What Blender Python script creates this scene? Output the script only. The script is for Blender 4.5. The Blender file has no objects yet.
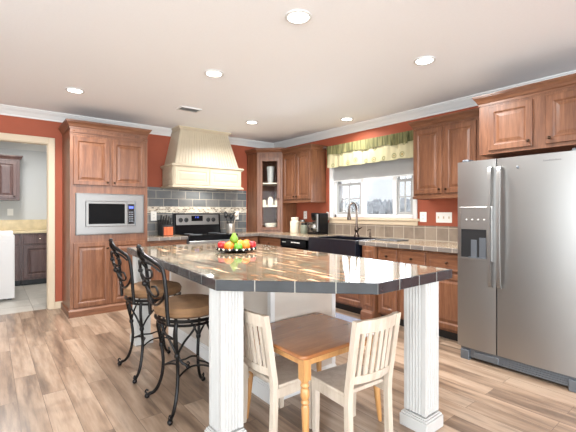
import bpy, bmesh, math, random
from mathutils import Vector, Matrix
random.seed(7)
sc = bpy.context.scene
COL = sc.collection
PI = math.pi

# ------------------------------------------------------------------ camera
F_PX, YAW, EYE = 373.0, math.radians(38.6), 1.30
cam_d = bpy.data.cameras.new('camera'); cam = bpy.data.objects.new('camera', cam_d); COL.objects.link(cam)
cam.location = (0, 0, EYE); cam.rotation_euler = (PI/2, 0, -YAW)
cam_d.sensor_width = 36.0; cam_d.lens = 36.0*F_PX/576.0; cam_d.shift_y = -4/576.0
cam_d.clip_start = 0.02; cam_d.clip_end = 200
sc.camera = cam
# ------------------------------------------------------------------ world, light, exposure
sc.view_settings.view_transform = 'Standard'; sc.view_settings.look = 'None'
sc.view_settings.gamma = 1.0; sc.view_settings.use_curve_mapping = False
sc.view_settings.exposure = 0.14
world = bpy.data.worlds.new('sky'); sc.world = world; world.use_nodes = True
wn = world.node_tree.nodes; wl = world.node_tree.links
bg = wn['Background']
tc = wn.new('ShaderNodeTexCoord'); sx = wn.new('ShaderNodeSeparateXYZ'); rp = wn.new('ShaderNodeValToRGB')
wl.new(tc.outputs['Generated'], sx.inputs[0]); wl.new(sx.outputs['Z'], rp.inputs[0]); wl.new(rp.outputs[0], bg.inputs[0])
e = rp.color_ramp.elements
e[0].position = 0.0; e[0].color = (.80, .84, .88, 1); e[1].position = 0.5; e[1].color = (.62, .78, .95, 1)
bg.inputs[1].default_value = 1.15

def area(name, loc, rot, sx_, sy_, power, color):
    d = bpy.data.lights.new(name, 'AREA'); d.shape = 'RECTANGLE'; d.size = sx_; d.size_y = sy_; d.energy = power; d.color = color
    o = bpy.data.objects.new(name, d); COL.objects.link(o); o.location = loc; o.rotation_euler = rot
    return o
# fill lamps added at unseen living-area windows, tilted up to brighten the ceiling
area('daylight_fill_rear', (0.4, -7.3, 1.35), (PI/2+.6, 0, 0), 7.0, 2.0, 800, (.89, .955, 1.0))
area('daylight_fill_side', (-3.3, -1.7, 1.35), (PI/2+.6, 0, -PI/2), 6.4, 2.0, 420, (.91, .965, 1.0))
sn = bpy.data.lights.new('sun', 'SUN'); sn.energy = 1.6; sn.angle = .05; so = bpy.data.objects.new('sun', sn); COL.objects.link(so); so.rotation_euler = (0, -math.radians(32), 0)  # sun added from behind the house to brighten the trees and ground
area('daylight_sink_window', (4.46, 3.52, 1.62), (PI/2, 0, PI/2), 1.3, .72, 30, (.92, .96, 1.0))
DOWN_W = 34.0
# ------------------------------------------------------------------ helpers
class MB:
    def __init__(s): s.v = []; s.f = []
    def add(s, vs, fs):
        n = len(s.v); s.v += [Vector(v) for v in vs]; s.f += [tuple(i+n for i in f) for f in fs]; return s
    def box(s, x0, x1, y0, y1, z0, z1):
        if x0 > x1: x0, x1 = x1, x0
        if y0 > y1: y0, y1 = y1, y0
        if z0 > z1: z0, z1 = z1, z0
        return s.add([(x0,y0,z0),(x1,y0,z0),(x1,y1,z0),(x0,y1,z0),(x0,y0,z1),(x1,y0,z1),(x1,y1,z1),(x0,y1,z1)],
              [(3,2,1,0),(4,5,6,7),(0,1,5,4),(1,2,6,5),(2,3,7,6),(3,0,4,7)])
    def hexa(s, b, t):                       # two quads (bottom, top), counter-clockwise from above
        return s.add(list(b)+list(t), [(3,2,1,0),(4,5,6,7),(0,1,5,4),(1,2,6,5),(2,3,7,6),(3,0,4,7)])
    def prism(s, poly, z0, z1):
        n = len(poly)
        return s.add([(x,y,z0) for x,y in poly]+[(x,y,z1) for x,y in poly],
              [tuple(range(n-1,-1,-1)), tuple(range(n,2*n))]+[(i,(i+1)%n,n+(i+1)%n,n+i) for i in range(n)])
    def sweep(s, prof, axis, a0, a1):        # profile points swept along X or Y: prof of (p, z)
        n = len(prof)
        if axis == 'x': vs = [(a0,p,z) for p,z in prof]+[(a1,p,z) for p,z in prof]
        else: vs = [(p,a0,z) for p,z in prof]+[(p,a1,z) for p,z in prof]
        return s.add(vs, [tuple(range(n)), tuple(range(2*n-1,n-1,-1))]+[(i,n+i,n+(i+1)%n,(i+1)%n) for i in range(n)])
    def lathe(s, prof, c=(0,0,0), n=24, axis='z'):
        vs = []; fs = []; m = len(prof)
        for r, z in prof:
            for k in range(n):
                a = 2*PI*k/n; p = (r*math.cos(a), r*math.sin(a), z)
                if axis == 'x': p = (-z, p[0], p[1])
                elif axis == 'y': p = (p[0], -z, p[1])
                vs.append((c[0]+p[0], c[1]+p[1], c[2]+p[2]))
        for i in range(m-1):
            for k in range(n):
                k2 = (k+1) % n; fs.append((i*n+k, i*n+k2, (i+1)*n+k2, (i+1)*n+k))
        fs.append(tuple(range(n-1,-1,-1))); fs.append(tuple((m-1)*n+k for k in range(n)))
        return s.add(vs, fs)
    def ball(s, c, r, n=12, sz=1.0):
        m = max(6, n//2+2)
        return s.lathe([(max(.02*r, r*math.sin(PI*i/m)), -r*sz*math.cos(PI*i/m)) for i in range(m+1)], c, n)
    def tube(s, pts, r, n=8, closed=False):
        pts = [Vector(p) for p in pts]; m = len(pts)
        rs = r if isinstance(r, (list, tuple)) else [r]*m
        vs = []; fs = []; up = None
        for i, p in enumerate(pts):
            if closed: t = pts[(i+1) % m]-pts[i-1]
            else: t = pts[min(i+1, m-1)]-pts[max(i-1, 0)]
            t.normalize()
            if up is None:
                up = t.orthogonal().normalized()
            up = (up-t*up.dot(t))
            if up.length < 1e-5: up = t.orthogonal()
            up.normalize(); w = t.cross(up)
            for k in range(n):
                a = 2*PI*k/n; vs.append(p+(up*math.cos(a)+w*math.sin(a))*rs[i])
        for i in range(m if closed else m-1):
            j = (i+1) % m
            for k in range(n):
                k2 = (k+1) % n; fs.append((i*n+k, i*n+k2, j*n+k2, j*n+k))
        if not closed: fs.append(tuple(range(n-1,-1,-1))); fs.append(tuple((m-1)*n+k for k in range(n)))
        return s.add(vs, fs)
    def frame(s, o, u, v, out, w, h, t, d0, d1, du=None):   # picture-frame of four bars in a plane
        return s
    def xf(s, M):
        s.v = [M @ p for p in s.v]; return s

def smooth_path(pts, n=6, closed=False):
    pts = [Vector(p) for p in pts]; m = len(pts); out = []
    rng = range(m) if closed else range(m-1)
    for i in rng:
        if closed: p0, p1, p2, p3 = pts[i-1], pts[i], pts[(i+1) % m], pts[(i+2) % m]
        else: p0, p1, p2, p3 = pts[max(i-1,0)], pts[i], pts[i+1], pts[min(i+2, m-1)]
        for k in range(n):
            t = k/n
            out.append(.5*((2*p1)+(-p0+p2)*t+(2*p0-5*p1+4*p2-p3)*t*t+(-p0+3*p1-3*p2+p3)*t**3))
    if not closed: out.append(pts[-1])
    return out

def tag(o, label=None, cat=None, group=None, kind=None):
    if label: o['label'] = label
    if cat: o['category'] = cat
    if group: o['group'] = group
    if kind: o['kind'] = kind
    return o
def world_loc(o):
    p = Vector((0,0,0))
    while o is not None: p += o.location; o = o.parent
    return p
def obj(name, mb, mat, parent=None, bevel=0.0, smooth=False, seg=1, angle=None, label=None):
    me = bpy.data.meshes.new(name); vs = mb.v
    if parent is not None: base = world_loc(parent)
    else:
        xs = [v.x for v in vs]; ys = [v.y for v in vs]; zs = [v.z for v in vs]
        base = Vector(((min(xs)+max(xs))/2, (min(ys)+max(ys))/2, min(zs)))
    me.from_pydata([v-base for v in vs], [], mb.f)
    bm = bmesh.new(); bm.from_mesh(me); bmesh.ops.recalc_face_normals(bm, faces=bm.faces); bm.to_mesh(me); bm.free()
    mats = mat if isinstance(mat, (list, tuple)) else [mat]
    for m in mats: me.materials.append(m)
    o = bpy.data.objects.new(name, me); COL.objects.link(o)
    if parent is not None: o.parent = parent
    else: o.location = base
    if smooth:
        for p in me.polygons: p.use_smooth = True
        try: me.set_sharp_from_angle(angle=math.radians(angle or 40))
        except Exception: pass
    if bevel:
        b = o.modifiers.new('bevel', 'BEVEL'); b.width = bevel; b.segments = seg; b.limit_method = 'ANGLE'; b.angle_limit = math.radians(35)
    if label: o['label'] = label
    return o
def thing(name, label, cat, loc, group=None):
    o = bpy.data.objects.new(name, None); COL.objects.link(o); o.location = loc; o.empty_display_size = .05
    return tag(o, label, cat, group)
def struct(name, mb, mat, parent=None, **k):
    o = obj(name, mb, mat, parent, **k)
    if parent is None: o['kind'] = 'structure'
    return o
def copy_tree(o, parent=None):
    c = o.copy(); COL.objects.link(c)
    if parent is not None: c.parent = parent
    for ch in list(o.children): copy_tree(ch, c)
    return c

# ------------------------------------------------------------------ materials
def srgb(r, g, b):
    f = lambda c: (c/255/12.92) if c/255 <= .04045 else ((c/255+.055)/1.055)**2.4
    return (f(r), f(g), f(b), 1)
def new_mat(name):
    m = bpy.data.materials.new(name); m.use_nodes = True
    nt = m.node_tree; return m, nt, nt.nodes['Principled BSDF'], nt.nodes, nt.links
def plain(name, col, rough=.5, metal=0.0, spec=.5, noise=.0, nscale=20, bump=0, coat=0, coord='Object'):
    m, nt, p, N, L = new_mat(name)
    p.inputs['Roughness'].default_value = rough; p.inputs['Metallic'].default_value = metal
    p.inputs['Specular IOR Level'].default_value = spec; p.inputs['Coat Weight'].default_value = coat
    c = srgb(*col); p.inputs['Base Color'].default_value = c
    if noise or bump:
        t = N.new('ShaderNodeTexCoord'); n = N.new('ShaderNodeTexNoise'); n.inputs['Scale'].default_value = nscale; n.inputs['Detail'].default_value = 4
        L.new(t.outputs[coord], n.inputs['Vector'])
        if noise:
            r = N.new('ShaderNodeValToRGB'); L.new(n.outputs['Fac'], r.inputs[0]); L.new(r.outputs[0], p.inputs['Base Color'])
            r.color_ramp.elements[0].position = .3; r.color_ramp.elements[1].position = .7
            r.color_ramp.elements[0].color = tuple(x*(1-noise) for x in c[:3])+(1,); r.color_ramp.elements[1].color = tuple(min(1, x*(1+noise)) for x in c[:3])+(1,)
        if bump:
            b = N.new('ShaderNodeBump'); b.inputs['Strength'].default_value = bump; b.inputs['Distance'].default_value = .01
            L.new(n.outputs['Fac'], b.inputs['Height']); L.new(b.outputs[0], p.inputs['Normal'])
    return m
def wood(name, dark, mid, light, scale=(22, 22, 1.6), rough=.38, spec=.5, coat=.15):
    m, nt, p, N, L = new_mat(name)
    t = N.new('ShaderNodeTexCoord'); mp = N.new('ShaderNodeMapping'); mp.inputs['Scale'].default_value = scale
    L.new(t.outputs['Object'], mp.inputs['Vector'])
    n1 = N.new('ShaderNodeTexNoise'); n1.inputs['Scale'].default_value = 1.0; n1.inputs['Detail'].default_value = 5; n1.inputs['Distortion'].default_value = .6
    n2 = N.new('ShaderNodeTexNoise'); n2.inputs['Scale'].default_value = 6.0; n2.inputs['Detail'].default_value = 3
    L.new(mp.outputs[0], n1.inputs['Vector']); L.new(mp.outputs[0], n2.inputs['Vector'])
    mx = N.new('ShaderNodeMath'); mx.operation = 'MULTIPLY_ADD'; mx.inputs[1].default_value = .35; L.new(n2.outputs['Fac'], mx.inputs[0]); 
    m2 = N.new('ShaderNodeMath'); m2.operation = 'MULTIPLY'; m2.inputs[1].default_value = .65; L.new(n1.outputs['Fac'], m2.inputs[0]); L.new(m2.outputs[0], mx.inputs[2])
    r = N.new('ShaderNodeValToRGB'); L.new(mx.outputs[0], r.inputs[0])
    el = r.color_ramp.elements; el[0].position = .32; el[0].color = srgb(*dark); el[1].position = .68; el[1].color = srgb(*light)
    k = el.new(.5); k.color = srgb(*mid)
    L.new(r.outputs[0], p.inputs['Base Color'])
    p.inputs['Roughness'].default_value = rough; p.inputs['Specular IOR Level'].default_value = spec; p.inputs['Coat Weight'].default_value = coat; p.inputs['Coat Roughness'].default_value = .25
    b = N.new('ShaderNodeBump'); b.inputs['Strength'].default_value = .08; b.inputs['Distance'].default_value = .004
    L.new(mx.outputs[0], b.inputs['Height']); L.new(b.outputs[0], p.inputs['Normal'])
    return m
def glass(name, tint=(1,1,1,1), rough=0.0, ior=1.45):
    m, nt, p, N, L = new_mat(name)
    N.remove(p); g = N.new('ShaderNodeBsdfGlossy'); g.inputs['Roughness'].default_value = rough; tr = N.new('ShaderNodeBsdfTransparent'); tr.inputs[0].default_value = tint
    fr = N.new('ShaderNodeFresnel'); fr.inputs[0].default_value = ior; mx = N.new('ShaderNodeMixShader')
    L.new(fr.outputs[0], mx.inputs[0]); L.new(tr.outputs[0], mx.inputs[1]); L.new(g.outputs[0], mx.inputs[2]); L.new(mx.outputs[0], N['Material Output'].inputs[0])
    return m
def emit(name, col, strength):
    m, nt, p, N, L = new_mat(name)
    p.inputs['Base Color'].default_value = srgb(*col); p.inputs['Emission Color'].default_value = srgb(*col); p.inputs['Emission Strength'].default_value = strength
    return m
def bricks(name, cols, mortar, bw, bh, gap, axes, off=.5, rough=.4, coat=0, vein=.35, spec=.5, vscale=(6, 6, 6), shift=(0,0,0), bump=.3, con=1.0):
    """Tiles: axes = which of x,y,z run along the brick's width and height; cols = ramp colours over the tiles."""
    m, nt, p, N, L = new_mat(name)
    t = N.new('ShaderNodeTexCoord'); g = N.new('ShaderNodeNewGeometry'); s = N.new('ShaderNodeSeparateXYZ'); c = N.new('ShaderNodeCombineXYZ')
    ad = N.new('ShaderNodeVectorMath'); ad.operation = 'ADD'; ad.inputs[1].default_value = shift
    L.new(g.outputs['Position'], ad.inputs[0]); L.new(ad.outputs[0], s.inputs[0]); L.new(s.outputs[axes[0].upper()], c.inputs[0]); L.new(s.outputs[axes[1].upper()], c.inputs[1])
    b = N.new('ShaderNodeTexBrick'); b.offset = off; b.squash = 1
    b.inputs['Scale'].default_value = 1; b.inputs['Brick Width'].default_value = bw; b.inputs['Row Height'].default_value = bh
    b.inputs['Mortar Size'].default_value = gap; b.inputs['Mortar Smooth'].default_value = .1
    b.inputs['Color1'].default_value = (0,0,0,1); b.inputs['Color2'].default_value = (1,1,1,1); b.inputs['Mortar'].default_value = (.5,.5,.5,1)
    L.new(c.outputs[0], b.inputs['Vector'])
    n = N.new('ShaderNodeTexNoise'); n.inputs['Scale'].default_value = 1; n.inputs['Detail'].default_value = 6; n.inputs['Roughness'].default_value = .6
    mp = N.new('ShaderNodeMapping'); mp.inputs['Scale'].default_value = vscale; L.new(g.outputs['Position'], mp.inputs[0]); L.new(mp.outputs[0], n.inputs['Vector'])
    # per tile random offset of the veins
    ad2 = N.new('ShaderNodeVectorMath'); ad2.operation = 'ADD'; L.new(mp.outputs[0], ad2.inputs[0])
    sc2 = N.new('ShaderNodeVectorMath'); sc2.operation = 'SCALE'; sc2.inputs['Scale'].default_value = 17.0; L.new(b.outputs['Color'], sc2.inputs[0]); L.new(sc2.outputs[0], ad2.inputs[1]); L.new(ad2.outputs[0], n.inputs['Vector'])
    ma = N.new('ShaderNodeMath'); ma.operation = 'MULTIPLY_ADD'; ma.inputs[1].default_value = vein*2*con; L.new(n.outputs['Fac'], ma.inputs[0])
    mb_ = N.new('ShaderNodeMath'); mb_.operation = 'MULTIPLY_ADD'; mb_.inputs[1].default_value = 1-vein; mb_.inputs[2].default_value = vein*(.5-con)
    bw_ = N.new('ShaderNodeSeparateXYZ'); L.new(b.outputs['Color'], bw_.inputs[0]); L.new(bw_.outputs[0], mb_.inputs[0]); L.new(mb_.outputs[0], ma.inputs[2])
    r = N.new('ShaderNodeValToRGB'); L.new(ma.outputs[0], r.inputs[0])
    el = r.color_ramp.elements; el[0].position = 0; el[0].color = srgb(*cols[0]); el[1].position = 1; el[1].color = srgb(*cols[-1])
    for i, cc in enumerate(cols[1:-1]): el.new((i+1)/(len(cols)-1)).color = srgb(*cc)
    mix = N.new('ShaderNodeMix'); mix.data_type = 'RGBA'; L.new(b.outputs['Fac'], mix.inputs[0]); L.new(r.outputs[0], mix.inputs[6]); mix.inputs[7].default_value = srgb(*mortar)
    L.new(mix.outputs[2], p.inputs['Base Color']); p.inputs['Roughness'].default_value = rough; p.inputs['Coat Weight'].default_value = coat; p.inputs['Coat Roughness'].default_value = .03
    p.inputs['Specular IOR Level'].default_value = spec
    if bump:
        bp = N.new('ShaderNodeBump'); bp.inputs['Strength'].default_value = bump; bp.inputs['Distance'].default_value = .003; bp.invert = True
        L.new(b.outputs['Fac'], bp.inputs['Height']); L.new(bp.outputs[0], p.inputs['Normal'])
    return m

M = {}
M['cab'] = wood('cherry_wood', (86, 52, 35), (112, 71, 47), (136, 93, 67))
M['cab_h'] = wood('cherry_wood_level', (86, 52, 35), (112, 71, 47), (136, 93, 67), scale=(2, 2, 24))
M['cab_in'] = plain('cabinet_inside', (150, 110, 78), .6)
M['laundry_cab'] = wood('grey_brown_wood', (62, 40, 38), (84, 58, 54), (106, 78, 72))
M['wall'] = plain('rust_red_paint', (158, 80, 54), .7, noise=.04, nscale=6, bump=.05)
M['ceil'] = plain('white_ceiling', (242, 245, 247), .85, noise=.01, nscale=60, bump=.08)
M['white'] = plain('white_paint', (216, 216, 214), .45)
M['trim'] = plain('cream_trim', (206, 188, 162), .45)
M['cream'] = plain('cream_paint', (188, 175, 152), .45, noise=.03, nscale=8)
M['post'] = plain('white_post_paint', (186, 185, 182), .5)
M['body'] = plain('island_panel_paint', (196, 187, 176), .55, noise=.03, nscale=6)
M['steel'] = plain('brushed_stainless', (160, 159, 157), .36, 1.0)
M['steel_mw'] = plain('brushed_stainless_trim', (128, 127, 125), .42, 1.0)
M['steel_dark'] = plain('grey_plastic_metal', (105, 110, 116), .4, .6)
M['chrome'] = plain('chrome', (205, 205, 205), .12, 1.0)
M['black'] = plain('black_gloss', (12, 12, 14), .2, spec=.25)
M['blackmat'] = plain('black_satin', (20, 20, 22), .45)
M['mwglass'] = plain('dark_door_glass', (7, 7, 8), .5, spec=.08)
M['sink'] = plain('black_composite', (22, 24, 32), .22, coat=.3)
M['iron'] = plain('wrought_iron', (22, 20, 20), .38, .5)
M['bronze'] = plain('bronze_knob', (70, 52, 40), .3, .9)
M['nickel'] = plain('nickel_knob', (190, 180, 165), .25, 1)
M['faucet'] = plain('faucet_bronze', (104, 92, 84), .22, .95)
M['cushion'] = plain('suede_tan', (124, 92, 62), .85, noise=.18, nscale=14, bump=.2)
M['tabletop'] = wood('table_brown', (130, 78, 42), (152, 96, 54), (168, 112, 68), scale=(2.5, 16, 16), rough=.22, coat=.5)
M['oak'] = wood('honey_oak', (166, 116, 66), (190, 140, 86), (206, 158, 104), scale=(22, 22, 2))
M['chair'] = wood('whitewashed_wood', (178, 162, 145), (194, 180, 163), (205, 193, 179), scale=(26, 26, 2), rough=.5, coat=0)
M['plate'] = plain('white_plastic', (240, 238, 232), .4)
M['slot'] = plain('outlet_slot', (60, 58, 56), .6)
M['glass'] = glass('window_glass')
M['jarglass'] = glass('jar_glass', (.86, .9, .88, 1))
M['ceramic'] = plain('cream_ceramic', (236, 226, 204), .25)
M['rug'] = plain('grey_blue_rug', (128, 132, 148), .95, noise=.25, nscale=60, bump=.4)
M['shade'] = plain('grey_roller_shade', (158, 158, 156), .9, noise=.04, nscale=5)
M['crock'] = plain('steel_crock', (196, 190, 182), .3, .8)
M['lamp'] = emit('lamp_lens', (255, 250, 240), 9.0)
M['display'] = emit('blue_display', (70, 90, 200), .8)
M['floor'] = bricks('wood_plank_floor', [(82, 68, 57), (116, 96, 80), (148, 125, 105), (172, 150, 130), (122, 106, 92)], (100, 82, 68), 1.2, .145, .0016, 'yx', .37, rough=.28, vein=.55, spec=.45, vscale=(15, 1.5, 1), bump=.15, con=1.4)
M['ltile'] = bricks('laundry_floor_tile', [(150, 148, 142), (176, 172, 164), (196, 190, 180)], (140, 134, 126), .45, .45, .004, 'xy', .0, rough=.35, vein=.5, vscale=(4, 4, 1))
M['slate'] = bricks('slate_backsplash', [(70, 74, 78), (92, 96, 98), (112, 112, 110), (128, 126, 120)], (168, 160, 148), .245, .128, .004, 'xz', .5, rough=.35, vein=.45, vscale=(7, 7, 9), shift=(.05, 0, .022))
M['mosaic'] = bricks('mosaic_band', [(70, 56, 44), (226, 216, 196), (110, 90, 68), (232, 226, 210), (96, 80, 62), (220, 210, 188)], (214, 206, 190), .044, .026, .003, 'xz', .5, rough=.3, vein=.15, vscale=(30, 30, 30))
M['btile'] = bricks('taupe_backsplash', [(112, 100, 88), (134, 120, 106), (148, 134, 118)], (176, 166, 152), .158, .16, .004, 'yz', .0, rough=.35, vein=.5, vscale=(9, 9, 9), shift=(0, .05, .018))
M['ctop'] = bricks('counter_tile', [(134, 112, 90), (168, 146, 120), (192, 172, 146), (150, 134, 116)], (150, 138, 124), .31, .31, .004, 'xy', .0, rough=.18, vein=.5, vscale=(7, 7, 7), coat=.3)
M['cedge'] = bricks('counter_edge_tile', [(86, 80, 76), (112, 104, 98), (134, 124, 114)], (170, 160, 148), .155, .4, .004, 'yz', .0, rough=.3, vein=.5, vscale=(9, 9, 9), shift=(0, 0, .1))
M['cedge_x'] = bricks('counter_edge_tile_back', [(86, 80, 76), (112, 104, 98), (134, 124, 114)], (170, 160, 148), .155, .4, .004, 'xz', .0, rough=.3, vein=.5, vscale=(9, 9, 9), shift=(0, 0, .1))
M['itop'] = bricks('polished_slate_top', [(30, 27, 25), (108, 78, 58), (136, 124, 104), (66, 82, 72), (172, 120, 84), (230, 208, 176)], (120, 108, 94), .6, .3, .003, 'yx', .5, rough=.06, vein=.62, vscale=(24, 2.4, 1), coat=0, spec=.32, bump=.04, con=2.4)
M['itop'].node_tree.nodes['Principled BSDF'].inputs['Coat IOR'].default_value = 1.6
M['ledge'] = plain('travertine', (206, 188, 150), .4, noise=.14, nscale=9)
M['lwall'] = plain('laundry_grey_paint', (196, 198, 198), .75)
M['applwhite'] = plain('appliance_white', (212, 208, 206), .3)
M['apple_red'] = plain('apple_red', (176, 30, 34), .3, noise=.35, nscale=18)
M['orange'] = plain('orange_peel', (226, 116, 20), .45, noise=.06, nscale=40, bump=.2)
M['apple_green'] = plain('apple_green', (98, 158, 38), .3, noise=.12, nscale=12)
M['lemon'] = plain('lemon_peel', (216, 172, 44), .45, bump=.15, nscale=50)
M['pear'] = plain('pear_green', (112, 146, 42), .4, noise=.12, nscale=14)
M['stem'] = plain('fruit_stem', (82, 58, 34), .7)
M['kwood'] = wood('knife_block_wood', (150, 70, 36), (186, 92, 52), (206, 112, 70))
M['coffee'] = plain('coffee', (30, 18, 12), .2)
M['tree'] = plain('hazed_winter_trees', (176, 175, 176), .95, noise=.15, nscale=3)  # pale tone puts haze and overexposure into the tree colour
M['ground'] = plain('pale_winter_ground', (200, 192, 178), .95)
M['vgreen'] = None
# valance cloths
def valance_mats():
    m, nt, p, N, L = new_mat('cream_floral_cloth')
    g = N.new('ShaderNodeNewGeometry'); mp = N.new('ShaderNodeMapping'); mp.inputs['Scale'].default_value = (0, 6.2, 6.2); mp.inputs['Location'].default_value = (0, .15, .35)
    L.new(g.outputs['Position'], mp.inputs[0])
    v = N.new('ShaderNodeTexVoronoi'); v.inputs['Scale'].default_value = 1; v.inputs['Randomness'].default_value = .25; L.new(mp.outputs[0], v.inputs['Vector'])
    r = N.new('ShaderNodeValToRGB'); L.new(v.outputs['Distance'], r.inputs[0])
    el = r.color_ramp.elements; el[0].position = 0; el[0].color = srgb(140, 110, 60); el[1].position = .42; el[1].color = srgb(186, 178, 142)
    for ps, cc in ((.10, (150, 130, 80)), (.13, (190, 182, 148)), (.2, (118, 118, 72)), (.26, (186, 178, 142))): el.new(ps).color = srgb(*cc)
    L.new(r.outputs[0], p.inputs['Base Color']); p.inputs['Roughness'].default_value = .9
    m2, nt, p, N, L = new_mat('green_striped_cloth')
    g = N.new('ShaderNodeNewGeometry'); mp = N.new('ShaderNodeMapping'); mp.inputs['Scale'].default_value = (0, 30, 3); L.new(g.outputs['Position'], mp.inputs[0])
    n = N.new('ShaderNodeTexNoise'); n.inputs['Scale'].default_value = 1; n.inputs['Detail'].default_value = 3; L.new(mp.outputs[0], n.inputs['Vector'])
    r = N.new('ShaderNodeValToRGB'); L.new(n.outputs['Fac'], r.inputs[0]); el = r.color_ramp.elements
    el[0].position = .35; el[0].color = srgb(78, 80, 46); el[1].position = .68; el[1].color = srgb(140, 134, 90)
    L.new(r.outputs[0], p.inputs['Base Color']); p.inputs['Roughness'].default_value = .9
    return m, m2
M['vcream'], M['vgreen'] = valance_mats()

XR, YB, ZC = 4.36, 5.88, 2.625          # right wall, back wall, ceiling
XL, YF = -3.5, -7.5
WY0, WY1, WZ0, WZ1 = 2.80, 4.28, 1.215, 2.24   # window opening
CT = 0.94                                # worktop height along the walls
# ------------------------------------------------------------------ room shell
struct('floor', MB().box(XL-.1, XR+.1, YF-.1, YB+.06, -.05, 0), M['floor'])
struct('floor_laundry', MB().box(-1.2, 1.1, YB+.06, 8.7, -.05, 0.0), M['ltile'])
struct('ceiling', MB().box(XL-.1, XR+.14, YF-.1, YB+.1, ZC, ZC+.08), M['ceil'])
struct('ceiling_laundry', MB().box(-1.2, 1.1, YB+.1, 8.7, ZC, ZC+.08), M['ceil'])
DX0, DX1, DZ = -.30, .612, 2.215
struct('wall_back', MB().box(DX1, XR+.14, YB, YB+.1, 0, ZC).box(XL-.1, DX0, YB, YB+.1, 0, ZC).box(DX0, DX1, YB, YB+.1, DZ, ZC), M['wall'])
struct('wall_right', MB().box(XR, XR+.14, YF-.1, WY0, 0, ZC).box(XR, XR+.14, WY1, YB, 0, ZC).box(XR, XR+.14, WY0, WY1, 0, WZ0).box(XR, XR+.14, WY0, WY1, WZ1, ZC), M['wall'])
# the open living area behind the camera: unseen walls, window openings set to suit the fill lamps
struct('wall_left', MB().box(XL-.1, XL, YF-.1, -5.0, 0, ZC).box(XL-.1, XL, 1.6, YB, 0, ZC).box(XL-.1, XL, -5.0, 1.6, 0, .35).box(XL-.1, XL, -5.0, 1.6, 2.5, ZC), M['lwall'])
struct('wall_front', MB().box(XL, -3.2, YF-.1, YF, 0, ZC).box(4.0, XR, YF-.1, YF, 0, ZC).box(-3.2, 4.0, YF-.1, YF, 0, .35).box(-3.2, 4.0, YF-.1, YF, 2.5, ZC), M['lwall'])
struct('wall_laundry_back', MB().box(-1.2, 1.1, 8.6, 8.7, 0, ZC), M['lwall'])
struct('wall_laundry_right', MB().box(1.0, 1.1, YB+.1, 8.6, 0, ZC), M['lwall'])
struct('wall_laundry_left', MB().box(-1.3, -1.2, YB+.1, 8.7, 0, ZC), M['lwall'])
struct('wall_laundry_front', MB().box(-1.2, DX0-.02, YB+.1, YB+.11, 0, ZC).box(DX1+.02, 1.0, YB+.1, YB+.11, 0, ZC), M['lwall'])
# crown mouldings
def crown_prof(p, s):       # p: wall plane coordinate, s: direction into the room
    return [(p, 2.515), (p+s*.014, 2.515), (p+s*.018, 2.535), (p+s*.03, 2.548), (p+s*.05, 2.575), (p+s*.075, 2.598), (p+s*.082, 2.61), (p+s*.095, 2.612), (p+s*.095, ZC), (p, ZC)]
struct('trim_1', MB().sweep(crown_prof(YB, -1), 'x', XL, 2.27).sweep(crown_prof(YB, -1), 'x', 3.16, XR), M['white'])
struct('trim_2', MB().sweep(crown_prof(XR, -1), 'y', YF, YB), M['white'])
struct('trim_3', MB().sweep([(8.6, 2.47), (8.585, 2.47), (8.56, 2.52), (8.51, 2.6), (8.5, ZC), (8.6, ZC)], 'x', -1.2, 1.0), M['white'])
# door casing of the laundry opening
cs = MB()
for y0, y1 in ((YB-.018, YB), (YB+.11, YB+.125)):
    cs.box(DX1-.005, DX1+.068, y0, y1, 0, DZ+.075).box(DX0-.068, DX0+.005, y0, y1, 0, DZ+.075).box(DX0+.005, DX1-.005, y0, y1, DZ-.005, DZ+.075)
cs.box(DX1-.015, DX1, YB, YB+.11, 0, DZ).box(DX0, DX0+.015, YB, YB+.11, 0, DZ).box(DX0+.015, DX1-.015, YB, YB+.11, DZ-.015, DZ)
struct('door_1', cs, M['trim'], bevel=.004)
struct('baseboard_back', MB().box(DX1+.07, .765, YB-.014, YB, 0, .09).box(XL, DX0-.07, YB-.014, YB, 0, .09), M['trim'])
# tiled splashbacks on the walls
struct('trim_4', MB().box(1.70, 3.70, YB-.012, YB, CT, 1.285).box(1.70, 3.70, YB-.012, YB, 1.385, 1.69), M['slate'])
struct('trim_5', MB().box(1.70, 3.70, YB-.014, YB, 1.285, 1.385), M['mosaic'])
struct('trim_6', MB().box(XR-.012, XR, 1.70, 5.19, CT, 1.125), M['btile'])
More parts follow.
